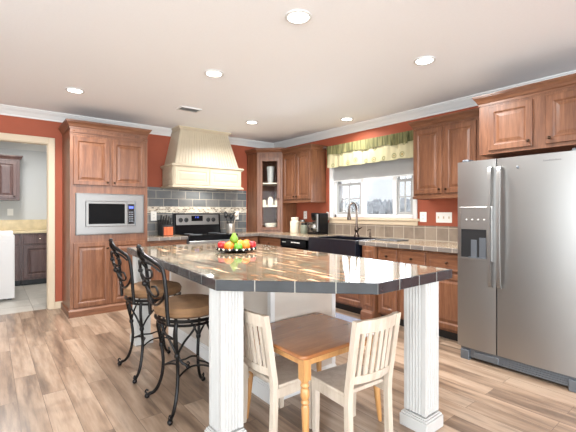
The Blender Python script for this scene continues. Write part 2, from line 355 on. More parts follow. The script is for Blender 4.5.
# ------------------------------------------------------------------ window over the sink
win = bpy.data.objects.new('window_1', None); COL.objects.link(win); win.location = (XR, 3.54, WZ0); win['kind'] = 'structure'
fr = MB()
fx0, fx1 = XR+.03, XR+.09
fr.box(fx0, fx1, WY0, WY0+.045, WZ0, WZ1).box(fx0, fx1, WY1-.045, WY1, WZ0, WZ1).box(fx0, fx1, WY0, WY1, WZ0, WZ0+.05).box(fx0, fx1, WY0, WY1, WZ1-.05, WZ1)
for y in (3.125, 3.695): fr.box(fx0-.005, fx1, y-.032, y+.032, WZ0+.05, WZ1-.05)
struct('window_frame', fr, M['white'], win, bevel=.004)
for y0, y1, nm in ((WY0+.045, 3.093, 'a'), (3.727, WY1-.045, 'b')):     # double hung side lights with grids
    sa = MB()
    for z0, z1 in ((WZ0+.05, 1.75), (1.72, WZ1-.05)):
        xa, xb = (fx0+.012, fx0+.035) if z0 < 1.5 else (fx0+.036, fx0+.056)
        w = .034
        sa.box(xa, xb, y0, y0+w, z0, z1).box(xa, xb, y1-w, y1, z0, z1).box(xa, xb, y0+w, y1-w, z0, z0+w).box(xa, xb, y0+w, y1-w, z1-w, z1)
        ym = (y0+y1)/2
        sa.box(xa+.004, xb-.004, ym-.009, ym+.009, z0+w, z1-w)
        if z0 < 1.5: sa.box(xa+.005, xb-.005, y0+w, y1-w, (z0+z1)/2-.008, (z0+z1)/2+.008)
    struct('window_sash', sa, M['shade'], win)
    struct('window_pane', MB().box(fx0+.034, fx0+.037, y0, y1, WZ0+.05, WZ1-.05), M['glass'], win)
struct('window_pane', MB().box(fx0+.034, fx0+.037, 3.157, 3.663, WZ0+.05, WZ1-.05), M['glass'], win)
cg = MB().box(XR-.02, XR, WY1-.004, WY1+.07, WZ0-.005, WZ1+.07).box(XR-.02, XR, WY0-.05, WY0+.004, WZ0-.005, WZ1+.07).box(XR-.02, XR, WY0, WY1, WZ1-.004, WZ1+.07)
cg.box(XR, XR+.03, WY1-.004, WY1, WZ0, WZ1).box(XR, XR+.03, WY0, WY0+.004, WZ0, WZ1)
struct('window_casing', cg, M['white'], win, bevel=.004)
struct('window_sill', MB().box(XR-.045, XR+.03, WY0-.085, WY1+.1, WZ0-.035, WZ0-.002).box(XR-.022, XR, WY0-.06, WY1+.075, WZ0-.095, WZ0-.035), M['trim'], win, bevel=.005)
# what lies outside
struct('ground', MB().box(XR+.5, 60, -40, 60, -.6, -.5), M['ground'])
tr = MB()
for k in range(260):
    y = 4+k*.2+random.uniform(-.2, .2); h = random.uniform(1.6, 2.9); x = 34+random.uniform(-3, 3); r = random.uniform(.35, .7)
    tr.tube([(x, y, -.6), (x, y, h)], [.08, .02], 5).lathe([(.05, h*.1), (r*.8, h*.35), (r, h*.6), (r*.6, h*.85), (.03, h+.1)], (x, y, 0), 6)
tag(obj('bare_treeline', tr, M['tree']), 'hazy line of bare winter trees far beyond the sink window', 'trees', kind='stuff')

# ------------------------------------------------------------------ cabinet helpers
Z3 = Vector((0, 0, 1))
class Face:
    """A vertical front plane: corner o, u to the right along it, out of it towards the room."""
    def __init__(s, o, u, out): s.o = Vector(o); s.u = Vector(u).normalized(); s.out = Vector(out).normalized()
    def p(s, a, b, d): return s.o+s.u*a+Z3*b+s.out*d
    def box(s, mb, a0, a1, b0, b1, d0, d1):
        pts = [s.p(a, b, d) for b, d, a in [(b, d, a) for b in (b0, b1) for d in (d0, d1) for a in (a0, a1)]]
        order = [0, 1, 3, 2, 4, 5, 7, 6]
        return mb.add([pts[i] for i in order], [(3,2,1,0),(4,5,6,7),(0,1,5,4),(1,2,6,5),(2,3,7,6),(3,0,4,7)])
    def loops(s, mb, a0, a1, b0, b1, lp, cap=True):
        vs = []; fs = []
        for i, (ins, d) in enumerate(lp):
            vs += [s.p(a0+ins, b0+ins, d), s.p(a1-ins, b0+ins, d), s.p(a1-ins, b1-ins, d), s.p(a0+ins, b1-ins, d)]
            if i:
                q = (i-1)*4
                for k in range(4): fs.append((q+k, q+(k+1) % 4, q+4+(k+1) % 4, q+4+k))
        if cap: n = len(vs); fs.append((n-4, n-3, n-2, n-1))
        return mb.add(vs, fs)
def raised(st=.055): return [(0, 0), (0, .016), (.004, .02), (st-.006, .02), (st, .017), (st+.008, .009), (st+.016, .009), (st+.042, .0165)]
FLAT = [(0, 0), (0, .016), (.005, .02), (.02, .02), (.026, .018)]
def knob(parent, fc, a, b, d0=.02, mat=None, r=.014):
    k = MB(); k.tube([fc.p(a, b, d0-.002), fc.p(a, b, d0+.014)], .006, 8)
    k.ball(fc.p(a, b, d0+.022), r, 12)
    return obj('knob', k, mat or M['bronze'], parent, smooth=True)
def door(parent, fc, a0, a1, b0, b1, kn=None, mat=None, st=.055, kmat=None):
    d = obj('door', fc.loops(MB(), a0, a1, b0, b1, raised(st)), mat or M['cab'], parent)
    if kn: knob(d, fc, kn[0], kn[1], mat=kmat)
    return d
def drawer(parent, fc, a0, a1, b0, b1, mat=None, kmat=None):
    d = obj('drawer', fc.loops(MB(), a0, a1, b0, b1, FLAT), mat or M['cab_h'], parent)
    knob(d, fc, (a0+a1)/2, (b0+b1)/2, mat=kmat)
    return d
def cab_crown(parent, x0, x1, y0, y1, z0, z1, l=0, r=0, f=0, b=0, mat=None):
    """Cornice: l/r flare on -x/+x, f/b flare on -y/+y."""
    m = MB(); h = z1-z0
    E = .048
    def rect(k, z): k = k*E; return [(x0-l*k, y0-f*k, z), (x1+r*k, y0-f*k, z), (x1+r*k, y1+b*k, z), (x0-l*k, y1+b*k, z)]
    st = [(.12, 0), (.12, .22), (.3, .3), (.45, .5), (.85, .78), (.85, .84), (1, .86), (1, 1)]
    for (k0, t0), (k1, t1) in zip(st[:-1], st[1:]):
        if t1 > t0: m.hexa(rect(k0, z0+h*t0), rect(k1, z0+h*t1))
    return obj('cornice', m, mat or M['cab_h'], parent)

# ------------------------------------------------------------------ tall oven cabinet with microwave
px0, px1, pyf = .765, 1.70, 5.25
t = thing('tall_cabinet', 'tall brown wooden cabinet with a built-in microwave beside the doorway', 'cabinet', ((px0+px1)/2, 5.56, 0))
b = MB()
b.box(px0, px0+.02, pyf+.02, YB, .0, 2.36).box(px1-.02, px1, pyf+.02, YB, 0, 2.36).box(px0+.02, px1-.02, YB-.02, YB, 0, 2.36)
for z0, z1 in ((.08, .12), (.93, .96), (1.595, 1.62), (2.34, 2.36)): b.box(px0+.02, px1-.02, pyf+.02, YB-.02, z0, z1)
obj('carcass', b, M['cab'], t)
b = MB()
b.box(px0, px0+.06, pyf, pyf+.02, .0, 2.36).box(px1-.06, px1, pyf, pyf+.02, .0, 2.36)
for z0, z1 in ((0, .13), (.9, 1.035), (1.515, 1.65), (2.225, 2.36)): b.box(px0+.06, px1-.06, pyf, pyf+.02, z0, z1)
b.box(1.20, 1.255, pyf, pyf+.02, .13, .9).box(1.20, 1.255, pyf, pyf+.02, 1.65, 2.225)
obj('face_frame', b, M['cab'], t)
fc = Face((0, pyf, 0), (1, 0, 0), (0, -1, 0))
door(t, fc, .80, 1.213, 1.64, 2.235, (1.185, 1.68)); door(t, fc, 1.243, 1.665, 1.64, 2.235, (1.27, 1.68))
door(t, fc, .80, 1.213, .115, .915, (1.185, .835)); door(t, fc, 1.243, 1.665, .115, .915, (1.27, .835))
cab_crown(t, px0, px1, pyf, YB, 2.335, 2.435, 1, 1, 1, 0, M['cab_h'])
b = MB()
for z, w in ((2.285, .012), (2.262, .006)): b.box(px0-.004, px1+.004, pyf-w, pyf, z, z+.016)
b.lathe([(.022, -.004), (.022, .004), (.014, .01), (.008, .006), (.001, .008)], (px0+.045, pyf, 2.295), 16, 'y')
b.lathe([(.022, -.004), (.022, .004), (.014, .01), (.008, .006), (.001, .008)], (px1-.045, pyf, 2.295), 16, 'y')
obj('frieze', b, M['cab_h'], t)
obj('plinth', MB().box(px0-.02, px1+.004, pyf-.03, pyf, 0, .075).box(px0-.02, px0, pyf, YB-.02, 0, .075).hexa([(px0-.02, pyf-.03, .075), (px1+.004, pyf-.03, .075), (px1+.004, pyf, .075), (px0-.02, pyf, .075)], [(px0-.005, pyf-.01, .095), (px1+.002, pyf-.01, .095), (px1+.002, pyf, .095), (px0-.005, pyf, .095)]), M['cab_h'], t)
# microwave and its trim kit
t = thing('microwave', 'stainless steel microwave built into the tall wooden cabinet', 'microwave', (1.235, 5.4, 1.04))
obj('body', MB().box(.94, 1.53, pyf-.005, pyf+.42, 1.125, 1.43), M['steel_dark'], t)
fc = Face((0, pyf, 0), (1, 0, 0), (0, -1, 0))
b = MB(); fc.loops(b, .822, 1.646, 1.012, 1.536, [(0, .002), (0, .022), (.004, .025), (.012, .025)], False)
for a0, a1, b0, b1 in ((.83, .93, 1.02, 1.528), (1.54, 1.638, 1.02, 1.528), (.93, 1.54, 1.02, 1.112), (.93, 1.54, 1.44, 1.528)): fc.box(b, a0, a1, b0, b1, .006, .025)
obj('trim_kit', b, M['steel_mw'], t)
b = MB(); fc.loops(b, .932, 1.425, 1.115, 1.437, [(0, 0), (0, .036), (.004, .04), (.03, .04), (.033, .037)], False)
d = obj('door', b, M['steel_mw'], t)
obj('window', fc.box(MB(), .962, 1.424, 1.145, 1.407, .02, .038), M['mwglass'], d)
b = MB(); fc.box(b, 1.426, 1.538, 1.115, 1.437, 0, .039)
cp = obj('control_panel', b, M['steel_mw'], t, bevel=.003)
obj('keypad', fc.box(MB(), 1.434, 1.512, 1.14, 1.405, .039, .041), M['black'], cp)
obj('display', fc.box(MB(), 1.445, 1.502, 1.345, 1.378, .041, .042), M['display'], cp)
b = MB()
for i in range(3):
    for j in range(5): fc.box(b, 1.446+i*.02, 1.46+i*.02, 1.17+j*.03, 1.186+j*.03, .041, .0425)
obj('keys', b, M['steel_dark'], cp)
obj('handle', fc.box(MB(), 1.516, 1.534, 1.135, 1.42, .039, .05), M['steel_dark'], cp, bevel=.004)

# ------------------------------------------------------------------ base cabinets, worktop on the back wall
def base_unit_y(x0, x1, label, group, doors=1, yf=5.28):
    t = thing('base_cabinet', label, 'cabinet', ((x0+x1)/2, 5.58, 0), group)
    b = MB().box(x0, x1, yf, YB-.002, .1, CT-.042); b.box(x0, x1, yf+.07, YB-.002, 0, .1)
    obj('carcass', b, M['cab'], t)
    fc = Face((0, yf, 0), (1, 0, 0), (0, -1, 0))
    drawer(t, fc, x0+.03, x1-.03, .72, .865); w = (x1-x0-.06)
    for k in range(doors):
        a0 = x0+.03+k*w/doors; a1 = a0+w/doors-(.008 if k < doors-1 else 0)
        door(t, fc, a0, a1, .13, .69, (a1-.03 if k == 0 else a0+.03, .62))
    return t
base_unit_y(1.705, 2.285, 'brown base cabinet between the tall oven cabinet and the stove', 'base cabinets')
base_unit_y(3.125, 3.56, 'brown base cabinet just past the stove towards the room corner', 'base cabinets')
XF = 3.60                                # front of the cabinets on the right wall
wt = thing('worktop', 'short tiled worktop with the knife block between oven cabinet and stove', 'worktop', (1.99, 5.55, CT-.045))
obj('top', MB().box(1.703, 2.288, 5.262, YB-.014, CT-.012, CT), M['ctop'], wt)
obj('edge', MB().box(1.703, 2.288, 5.235, 5.262, CT-.045, CT+.001).box(1.703, 2.288, 5.262, YB-.014, CT-.03, CT-.012), M['cedge_x'], wt, bevel=.004)
SK0, SK1 = 3.05, 3.915                   # sink span along the wall
wt = thing('worktop', 'long beige tiled worktop running from the stove round the corner to the refrigerator', 'worktop', (4.0, 4.2, CT-.045))
b = MB().box(3.122, 3.582, 5.262, YB-.014, CT-.012, CT).box(3.582, XR-.014, SK1, YB-.014, CT-.012, CT).box(3.582, XR-.014, 1.70, SK0, CT-.012, CT).box(4.15, XR-.014, SK0, SK1, CT-.012, CT)
obj('top', b, M['ctop'], wt)
b = MB().box(3.55, 3.582, SK1, 5.262, CT-.045, CT+.001).box(3.55, 3.582, 1.70, SK0, CT-.045, CT+.001)
b.box(3.582, XR-.014, SK1+.001, YB-.014, CT-.03, CT-.012).box(3.582, XR-.014, 1.70, SK0-.001, CT-.03, CT-.012)
b.box(4.15, XR-.014, SK0-.001, SK1+.001, CT-.03, CT-.012)
obj('edge', b, M['cedge'], wt, bevel=.004)
obj('edge', MB().box(3.122, 3.55, 5.235, 5.262, CT-.045, CT+.001).box(3.122, 3.582, 5.262, YB-.014, CT-.03, CT-.012), M['cedge_x'], wt, bevel=.004)

# right wall base units
def base_unit_x(y0, y1, label, group=None, dr=True, doors=1, kn=True, zt=CT-.047):
    t = thing('base_cabinet', label, 'cabinet', (3.95, (y0+y1)/2, 0), group)
    obj('carcass', MB().box(XF, XR-.002, y0, y1, .1, zt), M['cab'], t)
    obj('toe_kick', MB().box(XF+.07, XR-.002, y0, y1, 0, .1), M['blackmat'], t)
    fc = Face((XF, y1, 0), (0, -1, 0), (-1, 0, 0)); W = y1-y0
    top = zt-.02
    if dr: drawer(t, fc, .02, W-.02, .705, top); top = .68
    w = (W-.04)/doors
    for k in range(doors):
        a0 = .02+k*w; a1 = a0+w-(.008 if k < doors-1 else 0)
        kk = (a1-.03 if (k == 0 and doors > 1) else a0+.03)
        door(t, fc, a0, a1, .125, top, (kk, top-.06))
    return t
G = 'base cabinets'
base_unit_x(1.70, 2.15, 'brown one-drawer base cabinet right beside the refrigerator', G)
base_unit_x(2.152, 2.505, 'middle one of three brown drawer cabinets between sink and refrigerator', G)
base_unit_x(2.507, 2.80, 'brown drawer cabinet nearest the black sink, beside the turned-out post', G)
t = base_unit_x(2.985, 3.975, 'brown wooden cabinet under the black apron sink', G, dr=False, doors=2, zt=.70)
for y0, y1 in ((2.802, 2.983),):
    b = MB().box(3.535, XR-.002, y0, y1, 0, CT-.047)
    obj('pilaster', b, M['cab'], t, bevel=.004)
    obj('pilaster_foot', MB().box(3.505, 3.535, y0-.0, y1+.0, 0, .10).hexa([(3.505, y0, .1), (3.535, y0, .1), (3.535, y1, .1), (3.505, y1, .1)], [(3.525, y0+.02, .125), (3.535, y0+.02, .125), (3.535, y1-.02, .125), (3.525, y1-.02, .125)]), M['cab_h'], t)
    obj('pilaster_panel', Face((3.535, y1, 0), (0, -1, 0), (-1, 0, 0)).loops(MB(), .03, .151, .17, .84, [(0, 0), (0, .004), (.012, .01), (.03, .01), (.035, .006)]), M['cab'], t)
base_unit_x(4.66, 5.27, 'brown base cabinet in the room corner beyond the dishwasher', G)
obj_cor = thing('base_cabinet', 'brown base cabinet filling the corner under the glass cabinet', 'cabinet', (4.0, 5.58, 0), G)
obj('carcass', MB().box(3.605, XR-.002, 5.272, YB-.002, .0, CT-.047), M['cab'], obj_cor)
# dishwasher
t = thing('dishwasher', 'black dishwasher under the worktop next to the sink', 'dishwasher', (3.95, 4.34, 0))
obj('body', MB().box(XF+.01, XR-.01, 4.05, 4.655, .1, CT-.05), M['blackmat'], t)
obj('door', MB().box(XF-.03, XF+.01, 4.055, 4.65, .12, .77), M['black'], t, bevel=.006)
d = obj('control_panel', MB().box(XF-.045, XF+.01, 4.055, 4.65, .775, CT-.052), M['black'], t, bevel=.006)
fc = Face((XF-.045, 4.65, 0), (0, -1, 0), (-1, 0, 0)); b = MB()
for k in range(6): fc.box(b, .27+k*.035, .295+k*.035, .835, .85, 0, .002)
for k in range(3): fc.box(b, .06+k*.03, .075+k*.03, .835, .845, 0, .002)
obj('buttons', b, M['plate'], d); obj('toe_kick', MB().box(XF+.05, XF+.1, 4.05, 4.655, 0, .1), M['blackmat'], t)
# apron sink
t = thing('apron_sink', 'black apron-front sink set in the worktop under the window', 'sink', (3.8, 3.48, .71))
zs0, zs1 = .715, CT+.008
b = MB().box(3.49, 3.55, SK0, SK1, zs0, zs1)
b.box(3.55, 4.148, SK0, SK0+.05, zs0+.02, zs1).box(3.55, 4.148, SK1-.05, SK1, zs0+.02, zs1).box(4.05, 4.148, SK0+.05, SK1-.05, zs0+.02, zs1).box(3.55, 4.05, SK0+.05, SK1-.05, zs0+.02, zs0+.04)
obj('basin', b, M['sink'], t, bevel=.008, seg=2)
obj('drain', MB().lathe([(.045, 0), (.045, .004), (.02, .006)], (3.8, 3.48, zs0+.04), 16), M['chrome'], t)
# faucet, dispenser
t = thing('kitchen_faucet', 'tall bronze pull-down faucet standing behind the black sink', 'faucet', (4.1, 3.56, zs1))
fb = MB().lathe([(.04, 0), (.04, .012), (.028, .03), (.022, .06), (.032, .09), (.032, .12), (.02, .15), (.015, .17)], (4.1, 3.56, zs1), 16)
obj('base', fb, M['faucet'], t, smooth=True)
nk = smooth_path([(4.1, 3.56, zs1+.16), (4.1, 3.56, zs1+.36), (4.085, 3.56, zs1+.44), (4.04, 3.57, zs1+.48), (3.985, 3.58, zs1+.45), (3.97, 3.585, zs1+.39)], 6)
obj('spout', MB().tube(nk, .0145, 10), M['faucet'], t, smooth=True)
obj('spray_head', MB().lathe([(.017, 0), (.017, -.05), (.026, -.08), (.03, -.15), (.024, -.155)][::-1], (3.97, 3.585, zs1+.395), 12), M['faucet'], t, smooth=True)
obj('handle', MB().tube([(4.1, 3.54, zs1+.105), (4.09, 3.50, zs1+.115), (4.07, 3.445, zs1+.135)], [.013, .009, .007], 8), M['faucet'], t, smooth=True)
t = thing('soap_dispenser', 'small bronze soap pump standing beside the tall faucet', 'soap dispenser', (4.2, 3.40, CT))
obj('pump', MB().lathe([(.022, 0), (.022, .01), (.013, .02), (.012, .06), (.007, .065), (.007, .1), (.012, .105), (.012, .118), (.004, .12)], (4.2, 3.40, CT), 12), M['faucet'], t, smooth=True)
obj('spout', MB().tube([(4.2, 3.40, CT+.11), (4.17, 3.40, CT+.112), (4.145, 3.40, CT+.1)], .006, 8), M['faucet'], t, smooth=True)
tag(obj('drying_mat', MB().box(3.86, 4.12, 2.72, 3.02, CT+.001, CT+.012), M['steel_dark'], bevel=.004), 'flat dark grey drying mat on the worktop beside the sink', 'mat')

# ------------------------------------------------------------------ stove
t = thing('stove', 'stainless and black electric stove under the cream hood', 'stove', (2.705, 5.55, 0))
s0, s1 = 2.292, 3.118
obj('body', MB().box(s0, s1, 5.24, YB-.02, .05, CT-.012), M['steel_dark'], t)
obj('cooktop', MB().box(s0-.002, s1+.002, 5.205, 5.80, CT-.012, CT+.012), M['black'], t, bevel=.006, seg=2)
b = MB()
for x, y, r in ((2.48, 5.38, .1), (2.93, 5.38, .085), (2.48, 5.65, .075), (2.93, 5.65, .1)):
    b.lathe([(r, 0), (r, .0012), (r-.006, .0014)], (x, y, CT+.012), 28)
obj('burner', b, M['steel_dark'], t)
bp = obj('backguard', MB().hexa([(s0, 5.765, CT), (s1, 5.765, CT), (s1, YB-.016, CT), (s0, YB-.016, CT)], [(s0, 5.80, 1.275), (s1, 5.80, 1.275), (s1, YB-.016, 1.275), (s0, YB-.016, 1.275)]), M['black'], t, bevel=.01, seg=2)
def gy(z): return 5.765+.035*(z-CT)/(1.275-CT)
obj('panel', MB().hexa([(s0+.035, gy(1.10)-.008, 1.09), (s1-.035, gy(1.10)-.008, 1.09), (s1-.035, gy(1.09)+.002, 1.09), (s0+.035, gy(1.09)+.002, 1.09)], [(s0+.035, gy(1.258)-.008, 1.258), (s1-.035, gy(1.258)-.008, 1.258), (s1-.035, gy(1.258)+.002, 1.258), (s0+.035, gy(1.258)+.002, 1.258)]), M['steel'], bp)
obj('clock', MB().box(2.585, 2.785, gy(1.19)-.013, gy(1.19), 1.15, 1.238), M['black'], bp)
obj('clock_digits', MB().box(2.65, 2.66, gy(1.19)-.0145, gy(1.19)-.012, 1.2, 1.225).box(2.68, 2.69, gy(1.19)-.0145, gy(1.19)-.012, 1.2, 1.225).box(2.70, 2.71, gy(1.19)-.0145, gy(1.19)-.012, 1.2, 1.225), M['display'], bp)
for x in (2.40, 2.495, 2.885, 2.98):
    obj('control_knob', MB().lathe([(.036, 0), (.036, .008), (.028, .012), (.025, .03), (.005, .032)], (x, gy(1.17)-.008, 1.17), 18, 'y'), M['blackmat'], bp, smooth=True)
od = obj('oven_door', MB().box(s0+.005, s1-.005, 5.195, 5.24, .22, .865), M['steel'], t, bevel=.006)
obj('oven_window', MB().box(s0+.12, s1-.12, 5.19, 5.197, .36, .68), M['black'], od)
b = MB().tube([(s0+.06, 5.15, .80), (s1-.06, 5.15, .80)], .014, 10)
for x in (s0+.09, s1-.09): b.tube([(x, 5.15, .80), (x, 5.197, .80)], .01, 8)
obj('handle', b, M['steel'], od, smooth=True)
obj('front_rail', MB().box(s0+.003, s1-.003, 5.212, 5.24, .868, CT-.012), M['black'], t)
obj('drawer', MB().box(s0+.005, s1-.005, 5.2, 5.24, .06, .215), M['steel'], t, bevel=.006)

# ------------------------------------------------------------------ hood
t = thing('range_hood', 'cream wooden range hood with panelled apron tapering to the ceiling', 'range hood', (2.715, 5.6, 1.675))
hx0, hx1, hyf = 2.135, 3.30, 5.40
b = MB().box(hx0, hx1, hyf, YB-.016, 1.70, 1.985)
obj('apron', b, M['cream'], t)
fc = Face((hx0, hyf, 0), (1, 0, 0), (0, -1, 0)); W = hx1-hx0
lp = [(0, 0), (.0, .012), (.05, .012), (.055, .006), (.064, .006), (.09, .0115)]
b = MB(); fc.loops(b, .02, W/2-.005, 1.72, 1.975, lp); fc.loops(b, W/2+.005, W-.02, 1.72, 1.975, lp)
fs = Face((hx0, YB-.016, 0), (0, -1, 0), (-1, 0, 0)); fs.loops(b, .03, YB-.016-hyf-.02, 1.72, 1.975, lp)
obj('raised_panel', b, M['cream'], t)
def ring(z0, z1, e0, e1): return ([(hx0-e0, hyf-e0, z0), (hx1+e0, hyf-e0, z0), (hx1+e0, YB-.016, z0), (hx0-e0, YB-.016, z0)], [(hx0-e1, hyf-e1, z1), (hx1+e1, hyf-e1, z1), (hx1+e1, YB-.016, z1), (hx0-e1, YB-.016, z1)])
b = MB().hexa(*ring(1.672, 1.69, .03, .034)).hexa(*ring(1.69, 1.712, .034, .012))
b.hexa(*ring(1.975, 1.99, .012, .02)).hexa(*ring(1.99, 2.0, .02, .036)).hexa(*ring(2.0, 2.018, .036, .036)).hexa(*ring(2.018, 2.03, .036, .016))
obj('moulding', b, M['cream'], t)
bx = [(hx0+.035, hyf+.03), (hx1-.035, hyf+.03)]; tx = [(2.30, 5.535), (3.115, 5.535)]
z0, z1 = 2.03, 2.585
b = MB().hexa([(bx[0][0], bx[0][1], z0), (bx[1][0], bx[1][1], z0), (bx[1][0], YB, z0), (bx[0][0], YB, z0)], [(tx[0][0], tx[0][1], z1), (tx[1][0], tx[1][1], z1), (tx[1][0], YB, z1), (tx[0][0], YB, z1)])
obj('chimney', b, M['cream'], t)
b = MB(); N_ = 22                         # beadboard battens over the sloping front, and its two sides
for k in range(N_):
    f0 = (k+.06)/N_; f1 = (k+.94)/N_
    q = lambda f, p, e: (p[0][0]+(p[1][0]-p[0][0])*f, p[0][1]-e, )
    b.hexa([(*q(f0, bx, .007), z0), (*q(f1, bx, .007), z0), (*q(f1, bx, -.003), z0), (*q(f0, bx, -.003), z0)], [(*q(f0, tx, .007), z1), (*q(f1, tx, .007), z1), (*q(f1, tx, -.003), z1), (*q(f0, tx, -.003), z1)])
for s_, bxx, txx in ((-1, bx[0], tx[0]), (1, bx[1], tx[1])):
    n = 8
    for k in range(n):
        g = lambda f, p, e: (p[0]+s_*e, p[1]+(YB-p[1])*f)
        f0 = (k+.06)/n; f1 = (k+.94)/n
        lo = [(*g(f0, bxx, .007), z0), (*g(f1, bxx, .007), z0), (*g(f1, bxx, -.003), z0), (*g(f0, bxx, -.003), z0)]
        hi = [(*g(f0, txx, .007), z1), (*g(f1, txx, .007), z1), (*g(f1, txx, -.003), z1), (*g(f0, txx, -.003), z1)]
        b.hexa(lo, hi)
obj('beadboard', b, M['cream'], t)
def hr(z, e): return [(tx[0][0]-e, tx[0][1]-e, z), (tx[1][0]+e, tx[1][1]-e, z), (tx[1][0]+e, YB, z), (tx[0][0]-e, YB, z)]
obj('crown', MB().hexa(hr(2.575, .012), hr(2.585, .02)).hexa(hr(2.585, .02), hr(2.61, .045)).hexa(hr(2.61, .05), hr(ZC, .05)), M['cream'], t)
lg = obj('hood_lamp', MB().box(2.5, 2.95, 5.6, 5.75, 1.668, 1.6725), M['plate'], t)
area('hood_light', (2.72, 5.68, 1.66), (0, 0, 0), .4, .1, 4.0, (1, .93, .84))

# ------------------------------------------------------------------ upper cabinets
# glass corner cabinet
cz0, cz1 = CT, 2.37
A, B_ = Vector((3.715, 5.535, 0)), Vector((4.035, 5.20, 0))
u = (B_-A).normalized(); out = Vector((u.y, -u.x, 0)); LW = (B_-A).length
t = thing('corner_cabinet', 'tall corner cabinet with a narrow glass door standing on the worktop', 'cabinet', (4.05, 5.6, cz0))
b = MB().box(3.715, 3.735, 5.55, YB-.014, cz0, cz1).box(4.03, XR-.014, 5.20, 5.22, cz0, cz1).box(3.735, XR-.014, YB-.03, YB-.014, cz0, cz1).box(XR-.03, XR-.014, 5.22, YB-.03, cz0, cz1)
obj('carcass', b, M['cab'], t)
poly = [(3.735, YB-.03), (3.735, 5.545), (4.03, 5.235), (XR-.03, 5.235), (XR-.03, YB-.03)]
b = MB()
for z in (cz0, cz1-.02): b.prism(poly, z, z+.02)
obj('floor_panel', b, M['cab_in'], t)
b = MB()
for z in (1.395, 1.80): b.prism(poly, z, z+.018)
obj('shelf', b, M['ceramic'], t)
fc = Face(A, u, out); b = MB()
fc.box(b, 0, .055, cz0, cz1, -.02, 0); fc.box(b, LW-.055, LW, cz0, cz1, -.02, 0); fc.box(b, .055, LW-.055, cz0, cz0+.05, -.02, 0); fc.box(b, .055, LW-.055, cz1-.13, cz1, -.02, 0)
obj('face_frame', b, M['cab'], t)
b = MB(); fc.loops(b, .045, LW-.045, cz0+.035, cz1-.115, [(0, 0), (0, .016), (.004, .02), (.05, .02), (.056, .014), (.056, 0)], False)
d = obj('door', b, M['cab'], t); knob(d, fc, LW-.07, 1.53)
b = MB(); fc.box(b, .098, LW-.098, cz0+.09, cz1-.17, .006, .009)
M['cabglass'] = glass('cabinet_glass', ior=1.18)
obj('glass_pane', b, M['cabglass'], d)
cr = [(3.715, YB-.014), (3.715, 5.535), (4.035, 5.20), (4.10, 5.20), (XR-.014, 5.20), (XR-.014, YB-.014)]
def off(e):
    return [(3.715-e, YB-.014), (3.715-e, 5.535-e*.41), (4.035-e*.41, 5.20-e), (XR-.014, 5.20-e), (XR-.014, YB-.014)]
b = MB()
for (e0, z0), (e1, z1) in zip([(.006, 0), (.006, .02), (.02, .03), (.045, .065), (.045, .07), (.052, .072)], [(.006, .02), (.02, .03), (.045, .065), (.045, .07), (.052, .072), (.052, .09)]):
    p0, p1 = off(e0), off(e1); n = len(p0)
    b.add([(x, y, cz1-.03+z0) for x, y in p0]+[(x, y, cz1-.03+z1) for x, y in p1], [tuple(range(n-1,-1,-1)), tuple(range(n, 2*n))]+[(i, (i+1) % n, n+(i+1) % n, n+i) for i in range(n)])
obj('cornice', b, M['cab_h'], t)
# things on its shelves
def pot(name, prof, x, y, z, mat, label, cat, group='crockery behind the glass door'):
    return tag(obj(name, MB().lathe(prof, (x, y, z), 18), mat, smooth=True), label, cat, group)
c0 = (3.935, 5.43)
pot('ceramic_jar', [(.04, 0), (.05, .03), (.05, .11), (.035, .13), (.035, .15), (.01, .16)], c0[0], c0[1], 1.414, M['ceramic'], 'middle and tallest cream jar on the glass cabinet shelf', 'jar')
pot('ceramic_cup', [(.03, 0), (.042, .03), (.042, .1), (.038, .1), (.035, .02)], c0[0]-.085, c0[1]+.09, 1.414, M['ceramic'], 'cream cup on the stove side of the tall shelf jar', 'cup')
pot('ceramic_cup', [(.03, 0), (.042, .03), (.042, .09), (.038, .09), (.035, .02)], c0[0]+.09, c0[1]-.07, 1.414, M['ceramic'], 'cream cup on the window side of the tall shelf jar', 'cup')
pot('serving_bowl', [(.05, 0), (.06, .01), (.11, .09), (.115, .14), (.105, .14), (.05, .02)], 3.99, 5.49, cz0+.02, M['ceramic'], 'cream bowl on the floor of the glass corner cabinet', 'bowl')
pot('flower_vase', [(.045, 0), (.05, .02), (.06, .2), (.07, .3), (.065, .3), (.045, .02)], 3.97, 5.48, 1.818, plain('grey_vase', (176, 176, 170), .3), 'pale grey vase on the top shelf of the corner cabinet', 'vase')
pot('dinner_plate', [(.06, 0), (.1, .006), (.12, .02), (.117, .023), (.06, .008)], 4.02, 5.5, 1.414, M['ceramic'], 'cream plate lying behind the shelf jar in the glass cabinet', 'plate')

def wall_cab_x(y0, y1, z0, z1, xf, label, doors, flares, zk=None, rail=True, zc=None):
    t = thing('wall_cabinet', label, 'cabinet', ((xf+XR)/2, (y0+y1)/2, z0), 'wall cabinets')
    obj('carcass', MB().box(xf, XR-.001, y0, y1, z0, z1), M['cab'], t)
    fc = Face((xf, y1, 0), (0, -1, 0), (-1, 0, 0)); W = y1-y0
    for a0, a1, k in doors: door(t, fc, a0, a1, z0+.03, z1-.06, (k, z0+.075 if zk is None else zk))
    cab_crown(t, xf, XR-.001, y0, y1, z1-.035, zc or (z1+.055), 1, 0, flares[0], flares[1])
    if rail: obj('light_rail', MB().box(xf-.012, xf+.02, y0-.004, y1+.004, z0-.03, z0+.004).box(xf+.02, XR-.001, y1-.016, y1+.004, z0-.03, z0).box(xf+.02, XR-.001, y0-.004, y0+.016, z0-.03, z0), M['cab_h'], t, bevel=.004)
    return t
xf = 4.03
wall_cab_x(4.45, 5.19, 1.485, 2.335, xf, 'two-door brown wall cabinet between the glass cabinet and the window', [(.02, .362, .335), (.378, .72, .405)], (1, 0))
